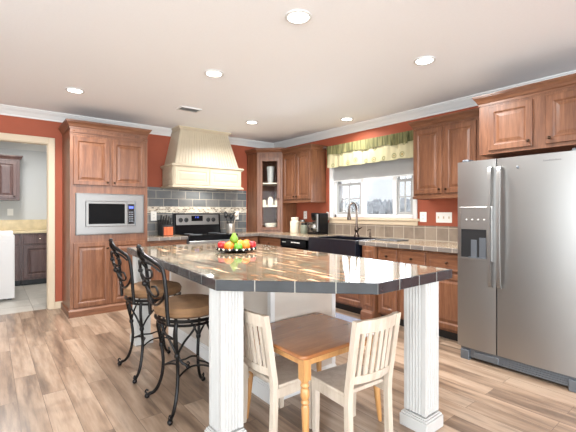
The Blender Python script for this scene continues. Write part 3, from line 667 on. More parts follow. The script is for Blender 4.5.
wall_cab_x(1.67, 2.60, 1.485, 2.335, xf, 'two-door brown wall cabinet between the window and the refrigerator', [(.02, .375, .35), (.405, .76, .43)], (0, 1))
xg = 3.62
wall_cab_x(.50, 1.63, 1.835, 2.325, xg, 'short wide two-door brown cabinet mounted above the refrigerator', [(.085, .445, .42), (.545, 1.0, .575)], (0, 1), rail=False, zc=2.385)
# ------------------------------------------------------------------ refrigerator
t = thing('refrigerator', 'large stainless steel side-by-side refrigerator with an ice dispenser', 'refrigerator', (3.7, 1.19, 0))
fy0, fy1, ys, fx = .742, 1.668, 1.338, 3.27
obj('body', MB().box(fx+.085, 4.2, fy0+.005, fy1-.005, .03, 1.735), M['steel_dark'], t)
def fdoor(y0, y1):
    # slightly bowed door front
    m = MB(); n = 8; lo = []; 
    pts = [(fx+.075, y0), (fx+.075, y1)]
    for k in range(n+1):
        f = k/n; y = y1+(y0-y1)*f; bow = .010*(1-(2*f-1)**2)
        pts.append((fx+.012-bow, y))
    m.prism(pts[::-1], .112, 1.742)
    return m
dl = obj('freezer_door', fdoor(ys+.004, fy1), M['steel'], t, smooth=True, angle=30)
dr = obj('fridge_door', fdoor(fy0, ys-.004), M['steel'], t, smooth=True, angle=30)
for d, y, sgn in ((dl, ys+.036, 1), (dr, ys-.036, -1)):
    pts = smooth_path([(fx-.004, y, 1.665), (fx-.036, y, 1.655), (fx-.047, y, 1.5), (fx-.056, y, 1.2), (fx-.047, y, .85), (fx-.036, y, .70), (fx-.004, y, .68)], 5)
    m = MB()
    for i in range(len(pts)-1):
        p, q = pts[i], pts[i+1]; w = .014; tt = .007
        dd = (q-p).normalized(); nx = Vector((dd.z, 0, -dd.x))
        a_ = [p-nx*tt+Vector((0, -w, 0)), p+nx*tt+Vector((0, -w, 0)), p+nx*tt+Vector((0, w, 0)), p-nx*tt+Vector((0, w, 0))]
        b_ = [q-nx*tt+Vector((0, -w, 0)), q+nx*tt+Vector((0, -w, 0)), q+nx*tt+Vector((0, w, 0)), q-nx*tt+Vector((0, w, 0))]
        m.hexa(a_, b_)
    obj('handle', m, M['steel'], d)
# dispenser
ff = Face((fx+.008, 1.640, 0), (0, -1, 0), (-1, 0, 0))
dp = MB(); ff.loops(dp, 0, .272, .885, 1.345, [(0, 0), (0, .012), (.004, .015), (.012, .015)], False)
ff.box(dp, .01, .262, 1.15, 1.335, 0, .013)
d = obj('dispenser', dp, M['steel'], dl)
obj('recess', ff.box(MB(), .012, .26, .898, 1.15, .001, .008), M['blackmat'], d)
b = MB(); ff.box(b, .10, .15, .905, 1.06, .008, .016); ff.box(b, .17, .225, .905, 1.08, .008, .016); ff.box(b, .08, .245, .90, .912, .008, .03)
obj('paddle', b, M['steel_dark'], d)
b = MB()
for k in range(4): b.tube([ff.p(.06+k*.05, 1.235, .012), ff.p(.06+k*.05, 1.235, .016)], .006, 10)
obj('button', b, M['plate'], d)
obj('drip_tray', ff.box(MB(), .012, .26, .888, .905, .004, .034), M['steel'], d)
kg = MB().box(fx+.035, fx+.085, fy0+.02, fy1-.02, .025, .105)
for k in range(4): kg.box(fx+.03, fx+.036, fy0+.1, ys-.02, .034+k*.017, .042+k*.017)
g = obj('kick_grille', kg, M['steel_dark'], t)
for y in (fy0+.03, fy1-.1): obj('grille_foot', MB().box(fx+.012, fx+.06, y, y+.075, .0, .085), M['steel_dark'], g, bevel=.004)
obj('grille_cover', MB().box(fx+.02, fx+.036, ys-.01, ys+.19, .03, .085), M['steel_dark'], g, bevel=.004)
ff = Face((fx+.001, 1.2, 0), (0, -1, 0), (-1, 0, 0))
obj('badge', MB().lathe([(.011, 0), (.011, .004), (.006, .006)][::-1], (fx+.002, 1.175, 1.655), 16, 'x').xf(Matrix.Identity(4)), M['steel_dark'], dr)
b = MB()
for k in range(9): ff.box(b, .20+k*.013, .207+k*.013, 1.684, 1.696-(.004 if k % 3 else 0), .002, .004)
M['badge'] = plain('grey_badge', (138, 138, 138), .4, .6)
obj('badge', b, M['badge'], dr)
for y in (fy0+.03, fy1-.09): obj('hinge_cover', MB().box(fx+.03, fx+.16, y, y+.06, 1.736, 1.764), M['steel_dark'], t, bevel=.006)

# ------------------------------------------------------------------ island
IZ = .94
ip = [(.933, 1.785), (1.529, 1.186), (2.273, 1.188), (2.386, 3.97), (1.08, 3.97)]
def inset(poly, d):
    n = len(poly); res = []
    for i in range(n):
        p0, p1, p2 = Vector(poly[i-1]), Vector(poly[i]), Vector(poly[(i+1) % n])
        e1 = (p1-p0).normalized(); e2 = (p2-p1).normalized(); n1 = Vector((-e1.y, e1.x)); n2 = Vector((-e2.y, e2.x))
        a = p1+n1*d; k = (n2*d-n1*d).dot(e2)  # intersection of both offset lines
        c = e1.x*e2.y-e1.y*e2.x; w = (p1+n2*d)-a
        s_ = (w.x*e2.y-w.y*e2.x)/c; q = a+e1*s_; res.append((q.x, q.y))
    return res
isl = thing('island_worktop', 'polished dark tile island top with one corner cut off', 'worktop', (1.75, 2.8, IZ-.06))
obj('top', MB().prism(inset(ip, .0145), IZ-.015, IZ-.0005), M['itop'], isl)
obj('underlay', MB().prism(inset(ip, .012), IZ-.045, IZ-.015), M['body'], isl)
M['iedge'] = plain('slate_edge_tile', (46, 49, 52), .25, noise=.25, nscale=9, coat=.15)
M['grout'] = plain('pale_grout', (150, 146, 138), .8)
inn = inset(ip, .015); gm = MB(); n = len(ip)
gm.add([(x, y, IZ-.057) for x, y in inset(ip, .002)]+[(x, y, IZ-.057) for x, y in inn]+[(x, y, IZ-.002) for x, y in inset(ip, .002)]+[(x, y, IZ-.002) for x, y in inn],
       [f for i in range(n) for j in [(i+1) % n] for f in ((i, j, 2*n+j, 2*n+i), (n+j, n+i, 3*n+i, 3*n+j), (2*n+i, 2*n+j, 3*n+j, 3*n+i), (j, i, n+i, n+j))])
obj('grout', gm, M['grout'], isl)
et = MB()
for i in range(n):
    a, b_ = Vector(ip[i]), Vector(ip[(i+1) % n]); e_ = (b_-a); Lh = e_.length; e_.normalize(); nn = Vector((-e_.y, e_.x))
    cnt = max(1, round(Lh/.205))
    for k in range(cnt):
        s0_, s1_ = Lh*k/cnt+(.0018 if k else 0), Lh*(k+1)/cnt-(.0018 if k < cnt-1 else 0)
        o0, o1 = a+e_*s0_, a+e_*s1_; i0, i1 = o0+nn*.0145, o1+nn*.0145
        # mitre at the corners
        if k == 0: i0 = Vector(inn[i])
        if k == cnt-1: i1 = Vector(inn[(i+1) % n])
        et.hexa([(o0.x, o0.y, IZ-.058), (o1.x, o1.y, IZ-.058), (i1.x, i1.y, IZ-.058), (i0.x, i0.y, IZ-.058)], [(o0.x, o0.y, IZ), (o1.x, o1.y, IZ), (i1.x, i1.y, IZ), (i0.x, i0.y, IZ)])
obj('edge', et, M['iedge'], isl, bevel=.003)
# body under the top
t = thing('kitchen_island', 'cream panelled island body under the polished tile top', 'kitchen island', (1.8, 3.1, 0))
X0, X1, Y0, Y1 = 1.487, 2.10, 2.05, 3.86
obj('panel', MB().box(X0, X1, Y0, Y1, 0, IZ-.046), M['body'], t)
b = MB()
for z0, z1, w in ((0, .10, .014), (.10, .115, .009), (.115, .125, .004)): b.box(X0-w, X1+w, Y0-w, Y1+w, z0, z1)
obj('baseboard', b, M['white'], t)
b = MB()
for x, y in ((X0, Y0), (X1, Y0), (X0, Y1), (X1, Y1)): obj('corner_trim', MB().box(x-.006 if x == X0 else x-.03, x+.03 if x == X0 else x+.006, y-.006 if y == Y0 else y-.03, y+.03 if y == Y0 else y+.006, .125, IZ-.046), M['white'], t)
# fluted posts
def post(x, y, w, label):
    t = thing('fluted_post', label, 'post', (x+w/2, y+w/2, 0), 'posts under the island top')
    zt = IZ-.046
    pr = []          # fluted square section
    fl = 5; m = .022; g = (w-2*m)/fl
    def side(o, d, nrm):
        r = [o]
        for k in range(fl):
            a = m+k*g
            for q, dp in ((.12, 0), (.3, .006), (.7, .006), (.88, 0)): r.append(o+d*(a+g*q)+nrm*dp)
        return r
    c = [Vector((x, y)), Vector((x+w, y)), Vector((x+w, y+w)), Vector((x, y+w))]
    for i in range(4):
        d = (c[(i+1) % 4]-c[i]).normalized(); pr += side(c[i], d, Vector((-d.y, d.x)))
    obj('shaft', MB().prism([(p.x, p.y) for p in pr], .10, zt-.0), M['post'], t)
    b = MB()
    for z0, z1, e in ((0, .07, .02), (.07, .083, .014), (.083, .092, .006)): b.box(x-e, x+w+e, y-e, y+w+e, z0, z1)
    obj('plinth', b, M['post'], t, bevel=.003)
    obj('cap', MB().box(x-.002, x+w+.002, y-.002, y+w+.002, zt-.012, zt), M['post'], t)
    return t
post(.966, 1.785, .140, 'white fluted post under the cut corner, beside the nearest bar stool')
post(1.985, 1.200, .145, 'white fluted post at the end of the island facing the refrigerator')
post(1.115, 3.76, .135, 'white fluted post half hidden behind the bar stools, near the stove')

# ------------------------------------------------------------------ fruit dish
bcx, bcy = 1.75, 2.945
t = thing('fruit_dish', 'round black beaded dish piled with fruit on the island top', 'dish', (bcx, bcy, IZ))
b = MB().lathe([(.05, 0), (.09, .004), (.15, .018), (.168, .026), (.168, .032), (.15, .026), (.09, .012), (.02, .01)], (bcx, bcy, IZ), 40)
bd = lambda k: (bcx+.174*math.cos(2*PI*k/36), bcy+.174*math.sin(2*PI*k/36), IZ+.031)
for k in range(1, 36, 2): b.ball(bd(k), .014, 8)
dish = obj('dish', b, M['black'], t, smooth=True)
for k in range(0, 36, 2): obj('bead', MB().ball(bd(k), .009, 8), M['ceramic'], dish, smooth=True)
def apple(r):
    return [(.02*r, -.86*r), (.35*r, -.98*r), (.7*r, -.8*r), (.95*r, -.25*r), (1.0*r, .2*r), (.86*r, .66*r), (.55*r, .9*r), (.25*r, .86*r), (.03*r, .68*r)]
def fruit(kind, x, y, z, r, mat, label):
    if kind in ('apple', 'lime'): pr = apple(r)
    elif kind == 'pear': pr = [(.02*r, -1.0*r), (.6*r, -.9*r), (.98*r, -.3*r), (.9*r, .3*r), (.55*r, .9*r), (.42*r, 1.3*r), (.2*r, 1.5*r), (.02*r, 1.5*r)]
    elif kind == 'lemon': pr = [(.03*r, -1.25*r), (.22*r, -1.12*r), (.7*r, -.7*r), (.95*r, 0), (.7*r, .7*r), (.22*r, 1.12*r), (.03*r, 1.25*r)]
    else: pr = [(max(.02*r, r*math.sin(PI*i/9)), -r*.96*math.cos(PI*i/9)) for i in range(10)]
    if kind == 'lemon':
        m = MB().lathe(pr, (0, 0, 0), 16, 'x').xf(Matrix.Translation((x, y, z)))
    else: m = MB().lathe(pr, (x, y, z), 18)
    o = obj(kind if kind != 'lime' else 'apple', m, mat, smooth=True)
    tag(o, label, {'lime': 'apple'}.get(kind, kind), 'fruit on the island dish')
    s = MB().tube([(x, y, z+r*.66 if kind != 'pear' else z+1.45*r), (x+.004, y, z+r*(1.05 if kind != 'pear' else 1.75))], .0025, 6)
    if kind != 'lemon' : obj('stem', s, M['stem'], o)
ux, uy = math.cos(YAW), -math.sin(YAW)      # along the front of the dish as seen from the room
def fp(a, d): return (bcx+ux*a+math.sin(YAW)*d, bcy+uy*a+math.cos(YAW)*d)
zf = IZ+.054
for kind, a, d, z, r, mt, lb in (
    ('apple', -.128, -.01, zf, .042, 'apple_red', 'red apple at the stool end of the fruit row on the dish'),
    ('orange', -.055, -.085, zf, .044, 'orange', 'front orange between the red apple and the green apple at the dish rim'),
    ('lime', .03, -.10, zf-.004, .040, 'apple_green', 'bright green apple in front, low at the rim of the fruit dish'),
    ('orange', .088, -.04, zf+.004, .044, 'orange', 'orange beside the low green apple, next to the sink-side red apple'),
    ('apple', .135, .045, zf, .042, 'apple_red', 'red apple at the sink end of the fruit dish'),
    ('orange', -.06, .09, zf, .044, 'orange', 'orange hidden at the stove side of the fruit dish behind the pile'),
    ('lemon', .03, .05, zf+.02, .032, 'lemon', 'yellow lemon in the middle of the fruit dish'),
    ('orange', .08, .11, zf+.006, .044, 'orange', 'orange at the back of the pile near the sink-end red apple'),
    ('pear', -.02, -.005, zf+.058, .04, 'pear', 'yellow-green pear lying on top of the fruit pile')):
    x, y = fp(a, d); fruit(kind, x, y, z, r, M[mt], lb)

# ------------------------------------------------------------------ bar stools
def make_stool(label):
    t = thing('bar_stool', label, 'bar stool', (0, 0, 0), 'bar stools at the island')
    R = .215
    b = MB().lathe([(.02, .618), (R-.02, .618), (R+.008, .635), (R+.014, .66), (R, .685), (R-.05, .70), (.08, .706), (.01, .706)], n=36)
    obj('seat_cushion', b, M['cushion'], t, smooth=True)
    ringp = [(R*math.cos(2*PI*k/36), R*math.sin(2*PI*k/36), .605) for k in range(36)]
    b = MB().tube(ringp, .011, 8, True).tube([(x*.93, y*.93, .575) for x, y, z in ringp], .009, 8, True)
    obj('seat_ring', b, M['iron'], t, smooth=True)
    for a in (45, 135, 225, 315):
        c, s = math.cos(math.radians(a)), math.sin(math.radians(a))
        P = lambda r, z: (r*c, r*s, z)
        prof = [(.20, .60), (.212, .56), (.21, .48), (.195, .38), (.182, .28), (.19, .18), (.215, .10), (.25, .05), (.28, .035), (.297, .018)]
        lg = obj('leg', MB().tube(smooth_path([P(r, z) for r, z in prof], 4), [.0115]*(4*(len(prof)-1)+1), 8), M['iron'], t, smooth=True)
        obj('foot', MB().ball(P(.30, .018), .018, 10).tube(smooth_path([P(.297, .03), P(.312, .045), P(.304, .06), P(.29, .052)], 3), .006, 6), M['iron'], lg, smooth=True)
        b = MB()
        for da in (-34, 34):
            a2 = math.radians(a+da); q = lambda r, z, f: (r*(c*(1-f)+math.cos(a2)*f), r*(s*(1-f)+math.sin(a2)*f), z)
            b.tube(smooth_path([q(.205, .578, 1), q(.208, .54, .85), q(.205, .47, .4), q(.198, .40, .08), q(.193, .36, .0)], 4), .0075, 8)
        b.lathe([(.016, 0), (.018, .008), (.018, .016), (.016, .024)], P(.194, .37), 10)
        obj('brace', b, M['iron'], lg, smooth=True)
    b = MB()
    for k in range(4):
        a = math.radians(45+90*k); a2 = math.radians(135+90*k)
        p0 = Vector((.184*math.cos(a), .184*math.sin(a), .235)); p2 = Vector((.184*math.cos(a2), .184*math.sin(a2), .235)); mid = (p0+p2)/2*.55; mid.z = .262
        b.tube(smooth_path([p0, (p0+mid)/2+Vector((0, 0, .012)), mid, (p2+mid)/2+Vector((0, 0, .012)), p2], 4), .0065, 8)
    obj('stretcher', b, M['iron'], t, smooth=True)
    # arched, wrapped back with an ogee top
    bx_ = lambda y, z: -.205-.005*max(0, (z-.6))/.1-.10*max(0, 1-(abs(y)/.175)**2)*min(1, max(0, (z-.62)/.3))
    hw = .165
    yz = [(hw, .60), (hw, .70), (hw+.003, .80), (hw, .90), (hw-.01, .955), (hw-.05, .995), (hw-.11, 1.03), (0, 1.072)]
    yz = yz+[(-y, z) for y, z in yz[-2::-1]]
    b = MB().tube(smooth_path([(bx_(y, z), y, z) for y, z in yz], 4), .0125, 8)
    low = [(hw-.002, .80), (hw-.03, .755), (hw-.09, .715), (0, .70)]
    low = low+[(-y, z) for y, z in low[-2::-1]]
    b.tube(smooth_path([(bx_(y, z), y, z) for y, z in low], 4), .009, 8)
    bf = obj('back_frame', b, M['iron'], t, smooth=True)
    obj('finial', MB().ball((bx_(0, 1.072)-.002, 0, 1.078), .017, 10), M['iron'], bf, smooth=True)
    b = MB()
    cur = lambda pts, r=.007: b.tube(smooth_path([(bx_(y, z)+.0, y, z) for y, z in pts], 5), r, 7)
    for s in (-1, 1):
        cur([(s*.15, .93), (s*.10, .975), (s*.03, .985), (s*.0, .93), (s*.045, .885), (s*.095, .895), (s*.10, .935), (s*.07, .94)])
        cur([(s*.0, .93), (s*.02, .88), (s*.012, .84), (s*.02, .80), (s*.06, .765), (s*.11, .785), (s*.105, .83), (s*.07, .83)])
        cur([(s*.02, .80), (s*.0, .75), (s*.0, .705)])
    b.ball((bx_(0, .845), 0, .845), .022, 10).ball((bx_(0, .93), 0, .93), .016, 8)
    obj('scrollwork', b, M['iron'], t, smooth=True)
    return t
st = make_stool('black wrought-iron bar stool with tan round seat, nearest the camera beside the white post')
st.location = (1.068, 2.437, 0)
s2 = copy_tree(st); s2.location = (1.068, 3.145, 0)
s2['label'] = 'black wrought-iron bar stool with tan round seat, the one nearer the tall oven cabinet'

# ------------------------------------------------------------------ little table and chairs
TZ = .558
tx0, tx1, ty0, ty1 = 1.245, 1.905, 1.435, 2.03
t = thing('play_table', 'low square brown wooden children\'s table tucked under the island corner', 'table', ((tx0+tx1)/2, (ty0+ty1)/2, 0))
def rrect(x0, x1, y0, y1, r, n=5):
    p = []
    for cx_, cy_, a0 in ((x1-r, y1-r, 0), (x0+r, y1-r, 90), (x0+r, y0+r, 180), (x1-r, y0+r, 270)):
        for k in range(n+1):
            a = math.radians(a0+90*k/n); p.append((cx_+r*math.cos(a), cy_+r*math.sin(a)))
    return p
obj('tabletop', MB().prism(rrect(tx0, tx1, ty0, ty1, .035), TZ-.022, TZ), M['tabletop'], t, bevel=.007, seg=2)
b = MB(); i_ = .05
b.box(tx0+i_, tx1-i_, ty0+i_, ty0+i_+.018, TZ-.075, TZ-.0221).box(tx0+i_, tx1-i_, ty1-i_-.018, ty1-i_, TZ-.075, TZ-.0221).box(tx0+i_, tx0+i_+.018, ty0+i_+.018, ty1-i_-.018, TZ-.075, TZ-.0221).box(tx1-i_-.018, tx1-i_, ty0+i_+.018, ty1-i_-.018, TZ-.075, TZ-.0221)
obj('apron', b, M['oak'], t)
prof = [(.012, 0), (.014, .03), (.019, .16), (.022, .27), (.017, .285), (.024, .298), (.018, .312), (.025, .33), (.024, .36), (.018, .372), (.025, .385), (.019, .40), (.026, .415)]
for x, y, sx_, sy_ in ((tx0+.055, ty0+.055, -.005, -.02), (tx1-.055, ty0+.055, .05, -.03), (tx0+.055, ty1-.055, -.035, .03), (tx1-.055, ty1-.055, .03, .01)):
    m = MB().lathe(prof, (0, 0, 0), 14).box(-.024, .024, -.024, .024, .415, TZ-.0222)
    for v in m.v:
        f = 1-v.z/TZ; v.x += x+sx_*f; v.y += y+sy_*f
    obj('leg', m, M['oak'], t, smooth=True, angle=35)
def make_chair(label):
    """Faces +Y, origin on the floor under the seat's middle."""
    t = thing('play_chair', label, 'chair', (0, 0, 0), 'small chairs at the children\'s table')
    w, dp, sz = .345, .29, .335
    hw = w/2
    lean = lambda z: -dp/2-.02-.065*max(0, z-sz)/.4
    for s in (-1, 1):
        m = MB()
        zs = [0, .15, .29, .36, .46, .58, .735]
        yy = [lean(z)+.0 for z in zs]
        yy[0] -= .012; yy[1] -= .004
        x1, x0 = s*hw, s*(hw-.034)
        for k in range(len(zs)-1):
            q = lambda kk: [(min(x0, x1), yy[kk]-.017, zs[kk]), (max(x0, x1), yy[kk]-.017, zs[kk]), (max(x0, x1), yy[kk]+.017, zs[kk]), (min(x0, x1), yy[kk]+.017, zs[kk])]
            m.hexa(q(k), q(k+1))
        obj('rear_leg', m, M['chair'], t)
        obj('front_leg', MB().hexa([(s*(hw-.022)-.014, dp/2-.045, 0), (s*(hw-.022)+.014, dp/2-.045, 0), (s*(hw-.022)+.014, dp/2-.015, 0), (s*(hw-.022)-.014, dp/2-.015, 0)], [(s*(hw-.022)-.018, dp/2-.05, sz-.022), (s*(hw-.022)+.018, dp/2-.05, sz-.022), (s*(hw-.022)+.018, dp/2-.012, sz-.022), (s*(hw-.022)-.018, dp/2-.012, sz-.022)]), M['chair'], t)
    m = MB().hexa([(-hw+.002, -dp/2, sz-.022), (hw-.002, -dp/2, sz-.022), (hw+.006, dp/2, sz-.022), (-hw-.006, dp/2, sz-.022)], [(-hw+.002, -dp/2, sz), (hw-.002, -dp/2, sz), (hw+.006, dp/2, sz), (-hw-.006, dp/2, sz)])
    obj('seat', m, M['chair'], t, bevel=.006, seg=2)
    b = MB().box(-hw+.01, hw-.01, dp/2-.03, dp/2-.014, sz-.075, sz-.022)
    for s in (-1, 1): b.box(s*(hw-.012)-.008, s*(hw-.012)+.008, -dp/2-.01, dp/2-.03, sz-.075, sz-.022)
    obj('apron', b, M['chair'], t)
    def railp(z0, z1, dip):
        m = MB(); n = 8; th = .011
        for k in range(n):
            def sec(f, z, kk):
                x = -hw+.034+(w-.068)*f; y = lean(z)-.022*(1-(2*f-1)**2)*dip; zz = z+kk*(1-(2*f-1)**2)
                return x, y, zz
            f0, f1 = k/n, (k+1)/n
            A0, A1 = sec(f0, z0, 0), sec(f1, z0, 0); B0, B1 = sec(f0, z1, .0), sec(f1, z1, .0)
            m.hexa([(A0[0], A0[1]-th, A0[2]), (A1[0], A1[1]-th, A1[2]), (A1[0], A1[1]+th, A1[2]), (A0[0], A0[1]+th, A0[2])], [(B0[0], B0[1]-th, B0[2]), (B1[0], B1[1]-th, B1[2]), (B1[0], B1[1]+th, B1[2]), (B0[0], B0[1]+th, B0[2])])
        return m
    m = railp(.665, .735, 1)
    obj('top_rail', m, M['chair'], t)
    obj('bottom_rail', railp(.385, .43, 1), M['chair'], t)
    for k in range(6):
        f = (k+.75)/6.5; x = -hw+.034+(w-.068)*f; dy = -.022*(1-(2*f-1)**2)
        a, c = lean(.425)+dy, lean(.672)+dy
        obj('slat', MB().hexa([(x-.0125, a-.006, .425), (x+.0125, a-.006, .425), (x+.0125, a+.006, .425), (x-.0125, a+.006, .425)], [(x-.0125, c-.006, .672), (x+.0125, c-.006, .672), (x+.0125, c+.006, .672), (x-.0125, c+.006, .672)]), M['chair'], t)
    return t
ch = make_chair('small whitewashed slat-back chair with its back to the camera, pushed under the low table')
ch.location = (1.65, 1.50, 0); ch.rotation_euler.z = math.radians(-4)
c2 = copy_tree(ch); c2.location = (1.40, 1.825, 0); c2.rotation_euler.z = math.radians(-90)
c2['label'] = 'small whitewashed slat-back chair beside the white post, side on to the low table'

# ------------------------------------------------------------------ things on the worktops
t = thing('knife_block', 'wooden knife block with black-handled knives beside the stove', 'knife block', (2.10, 5.62, CT))
obj('block', MB().hexa([(2.02, 5.54, CT), (2.19, 5.54, CT), (2.19, 5.74, CT), (2.02, 5.74, CT)], [(2.02, 5.56, CT+.15), (2.19, 5.56, CT+.15), (2.19, 5.76, CT+.24), (2.02, 5.76, CT+.24)]), M['blackmat'], t, bevel=.004)
obj('front', MB().box(2.035, 2.175, 5.528, 5.545, CT+.005, CT+.135), M['kwood'], t, bevel=.003)
for i in range(4):
    for j in range(2):
        x = 2.045+i*.04; y = 5.62+j*.08; z = CT+.16+j*.045
        obj('knife', MB().tube([(x, y, z-.02), (x, y-.035, z+.09+.02*((i+j) % 2))], .010, 6), M['blackmat'], t)
t = thing('utensil_crock', 'shiny metal crock holding cooking utensils beside the stove', 'crock', (3.225, 5.62, CT))
obj('crock', MB().lathe([(.07, 0), (.075, .01), (.075, .155), (.08, .16), (.07, .16), (.066, .03)], (3.225, 5.62, CT), 20), M['crock'], t, smooth=True)
for k, (a, r_, hh, nm) in enumerate([(0, .07, .3, 'spatula'), (70, .08, .27, 'ladle'), (140, .075, .31, 'whisk'), (200, .085, .28, 'spoon'), (255, .07, .26, 'turner'), (310, .09, .29, 'fork')]):
    a = math.radians(a); x, y = 3.225, 5.62
    top = (x+r_*1.3*math.cos(a), y+r_*.9*math.sin(a), CT+hh)
    m = MB().tube([(x+.02*math.cos(a), y+.02*math.sin(a), CT+.04), top], .006, 6).ball((top[0], top[1], top[2]+.02), .032, 8, 1.3)
    tag(obj(nm if nm != 'fork' else 'serving_fork', m, M['chair'] if k == 5 else M['blackmat'], smooth=True), {0: 'tall black spatula leaning towards the corner in the crock', 1: 'black ladle at the back of the metal crock', 2: 'black whisk standing tallest in the metal crock', 3: 'black spoon leaning towards the stove in the crock', 4: 'black turner at the front of the metal crock', 5: 'pale wooden serving fork standing in the metal crock'}[k], nm, 'utensils in the crock')
def jar(x, y, r, h, mat, lid, label, nm='storage_jar'):
    t = thing(nm, label, 'jar', (x, y, CT), 'jars beside the coffee maker')
    obj('jar', MB().lathe([(r*.9, 0), (r, .01), (r, h*.72), (r*.7, h*.8), (r*.7, h*.84)], (x, y, CT), 18), mat, t, smooth=True)
    obj('lid', MB().lathe([(r*.78, h*.84), (r*.8, h*.86), (r*.8, h*.98), (r*.7, h)], (x, y, CT), 18), lid, t, smooth=True)
jar(4.16, 5.02, .085, .27, M['ceramic'], M['ceramic'], 'tallest of three jars, cream with a lid, nearest the glass cabinet')
M['jarbrown'] = plain('brown_jar', (140, 118, 98), .3)
M['jargrey'] = plain('grey_green_jar', (128, 132, 116), .25)
jar(4.20, 4.86, .058, .23, M['jarbrown'], M['steel'], 'middle brown jar with a metal lid between the cream and grey jars')
jar(4.12, 4.73, .062, .175, M['jargrey'], M['blackmat'], 'short grey-green jar right beside the coffee maker')
t = thing('coffee_maker', 'black coffee maker with a glass carafe on the worktop by the window', 'coffee maker', (4.15, 4.42, CT))
ky0, ky1 = 4.29, 4.53
obj('base', MB().box(4.02, 4.26, ky0, ky1, CT, CT+.035), M['black'], t, bevel=.01, seg=2)
obj('tower', MB().box(4.06, 4.26, ky0, ky0+.09, CT+.035, CT+.345), M['black'], t, bevel=.012, seg=2)
obj('trim_strip', MB().box(4.035, 4.062, ky0+.02, ky0+.055, CT+.05, CT+.33), M['steel'], t, bevel=.003)
obj('basket', MB().lathe([(.06, 0), (.085, .03), (.09, .11), (.085, .125)], (4.14, 4.445, CT+.22), 20), M['black'], t, smooth=True)
cf = obj('carafe', MB().lathe([(.05, .0), (.075, .02), (.08, .06), (.06, .12), (.05, .14), (.055, .15)], (4.13, 4.45, CT+.04), 20), M['jarglass'], t, smooth=True)
obj('carafe_lid', MB().lathe([(.057, .15), (.055, .165), (.02, .17)], (4.13, 4.45, CT+.04), 18), M['blackmat'], cf)
obj('carafe_band', MB().lathe([(.081, .062), (.083, .064), (.064, .118), (.062, .116)], (4.13, 4.45, CT+.04), 20), M['steel'], cf, smooth=True)
obj('carafe_handle', MB().tube(smooth_path([(4.085, 4.50, CT+.165), (4.05, 4.54, CT+.16), (4.045, 4.545, CT+.11), (4.075, 4.515, CT+.075)], 4), .009, 8), M['blackmat'], cf, smooth=True)
# ------------------------------------------------------------------ outlets and switches
def plate_x(y0, y1, z0, z1, label, toggles, kind):
    t = thing(kind, label, 'switch' if kind == 'light_switch' else 'outlet', (XR, (y0+y1)/2, z0))
    obj('plate', MB().box(XR-.006, XR, y0, y1, z0, z1), M['plate'], t, bevel=.002)
    n = toggles; m = MB()
    for k in range(n):
        yc = y0+(y1-y0)*(k+.5)/n; zc = (z0+z1)/2
        if kind == 'light_switch': m.box(XR-.014, XR-.006, yc-.006, yc+.006, zc-.014, zc+.014)
        else:
            for dz in (-.024, .024):
                for dy in (-.007, .007): m.box(XR-.0068, XR-.006, yc+dy-.0015, yc+dy+.0015, zc+dz-.007, zc+dz+.007)
    obj('toggle' if kind == 'light_switch' else 'socket', m, M['slot'] if kind != 'light_switch' else M['trim'], t)
plate_x(2.62, 2.715, 1.172, 1.30, 'single white outlet plate beside the window sill', 1, 'wall_outlet')
plate_x(2.285, 2.49, 1.168, 1.296, 'white triple light switch plate on the red wall near the refrigerator', 3, 'light_switch')
plate_x(4.925, 5.01, 1.18, 1.315, 'white outlet plate on the red wall above the jars', 1, 'wall_outlet')
plate_x(4.385, 4.44, 1.165, 1.30, 'white outlet plate behind the coffee maker, against the window trim', 1, 'wall_outlet')
for x, lb in ((1.95, 'white outlet plate on the slate tiles above the knife block'), (3.44, 'white outlet plate on the slate tiles behind the utensil crock')):
    t = thing('wall_outlet', lb, 'outlet', (x+.045, YB-.012, 1.165))
    obj('plate', MB().box(x, x+.09, YB-.021, YB-.0145, 1.165, 1.31), M['plate'], t, bevel=.002)
    m = MB()
    for dz in (1.21, 1.262):
        for dx in (.037, .053): m.box(x+dx-.0015, x+dx+.0015, YB-.0222, YB-.021, dz-.007, dz+.007)
    obj('socket', m, M['slot'], t)
# ------------------------------------------------------------------ window dressing
t = thing('window_shade', 'grey fabric shade half lowered in the window behind the valance', 'shade', (XR+.01, 3.54, 1.79))
obj('fabric', MB().box(XR+.004, XR+.01, WY0+.008, WY1-.01, 1.80, WZ1-.01), M['shade'], t)
obj('bottom_bar', MB().box(XR+.0, XR+.014, WY0+.008, WY1-.01, 1.785, 1.803), M['white'], t, bevel=.003)
t = thing('valance', 'cream floral valance with a green gathered top over the sink window', 'valance', (XR-.06, 3.5, 2.0))
VY0, VY1 = 2.70, 4.32
def drape(x, z0f, z1f, amp, per, y0, y1, th=.006, taper=.0):
    m = MB(); n = 150; vs = []
    for i in range(n+1):
        f = i/n; y = y0+(y1-y0)*f
        xx = x+amp*math.sin(2*PI*y/per)+amp*.5*math.sin(2*PI*y/(per*.37)+1)
        vs += [(x+(xx-x)*.4, y, z1f(y)), (xx-taper, y, z0f(y)), (xx-taper+th, y, z0f(y)), (x+(xx-x)*.4+th, y, z1f(y))]
    fs = []
    for i in range(n):
        a = i*4
        for k in range(4): fs.append((a+k, a+(k+1) % 4, a+4+(k+1) % 4, a+4+k))
    fs += [(0, 1, 2, 3), (n*4+3, n*4+2, n*4+1, n*4)]
    return m.add(vs, fs)
obj('lower_tier', drape(XR-.09, lambda y: 2.015-.012*abs(math.sin(PI*(y-VY0)/.27)), lambda y: 2.30, .010, .27, VY0, VY1, taper=.01), M['vcream'], t, smooth=True)
obj('upper_tier', drape(XR-.108, lambda y: 2.205+.02*abs(math.cos(PI*(y-VY0)/.54))-.012*(1 if abs(y-VY0-.35) < .06 else 0), lambda y: 2.352, .006, .11, VY0-.01, VY1+.005), M['vgreen'], t, smooth=True)
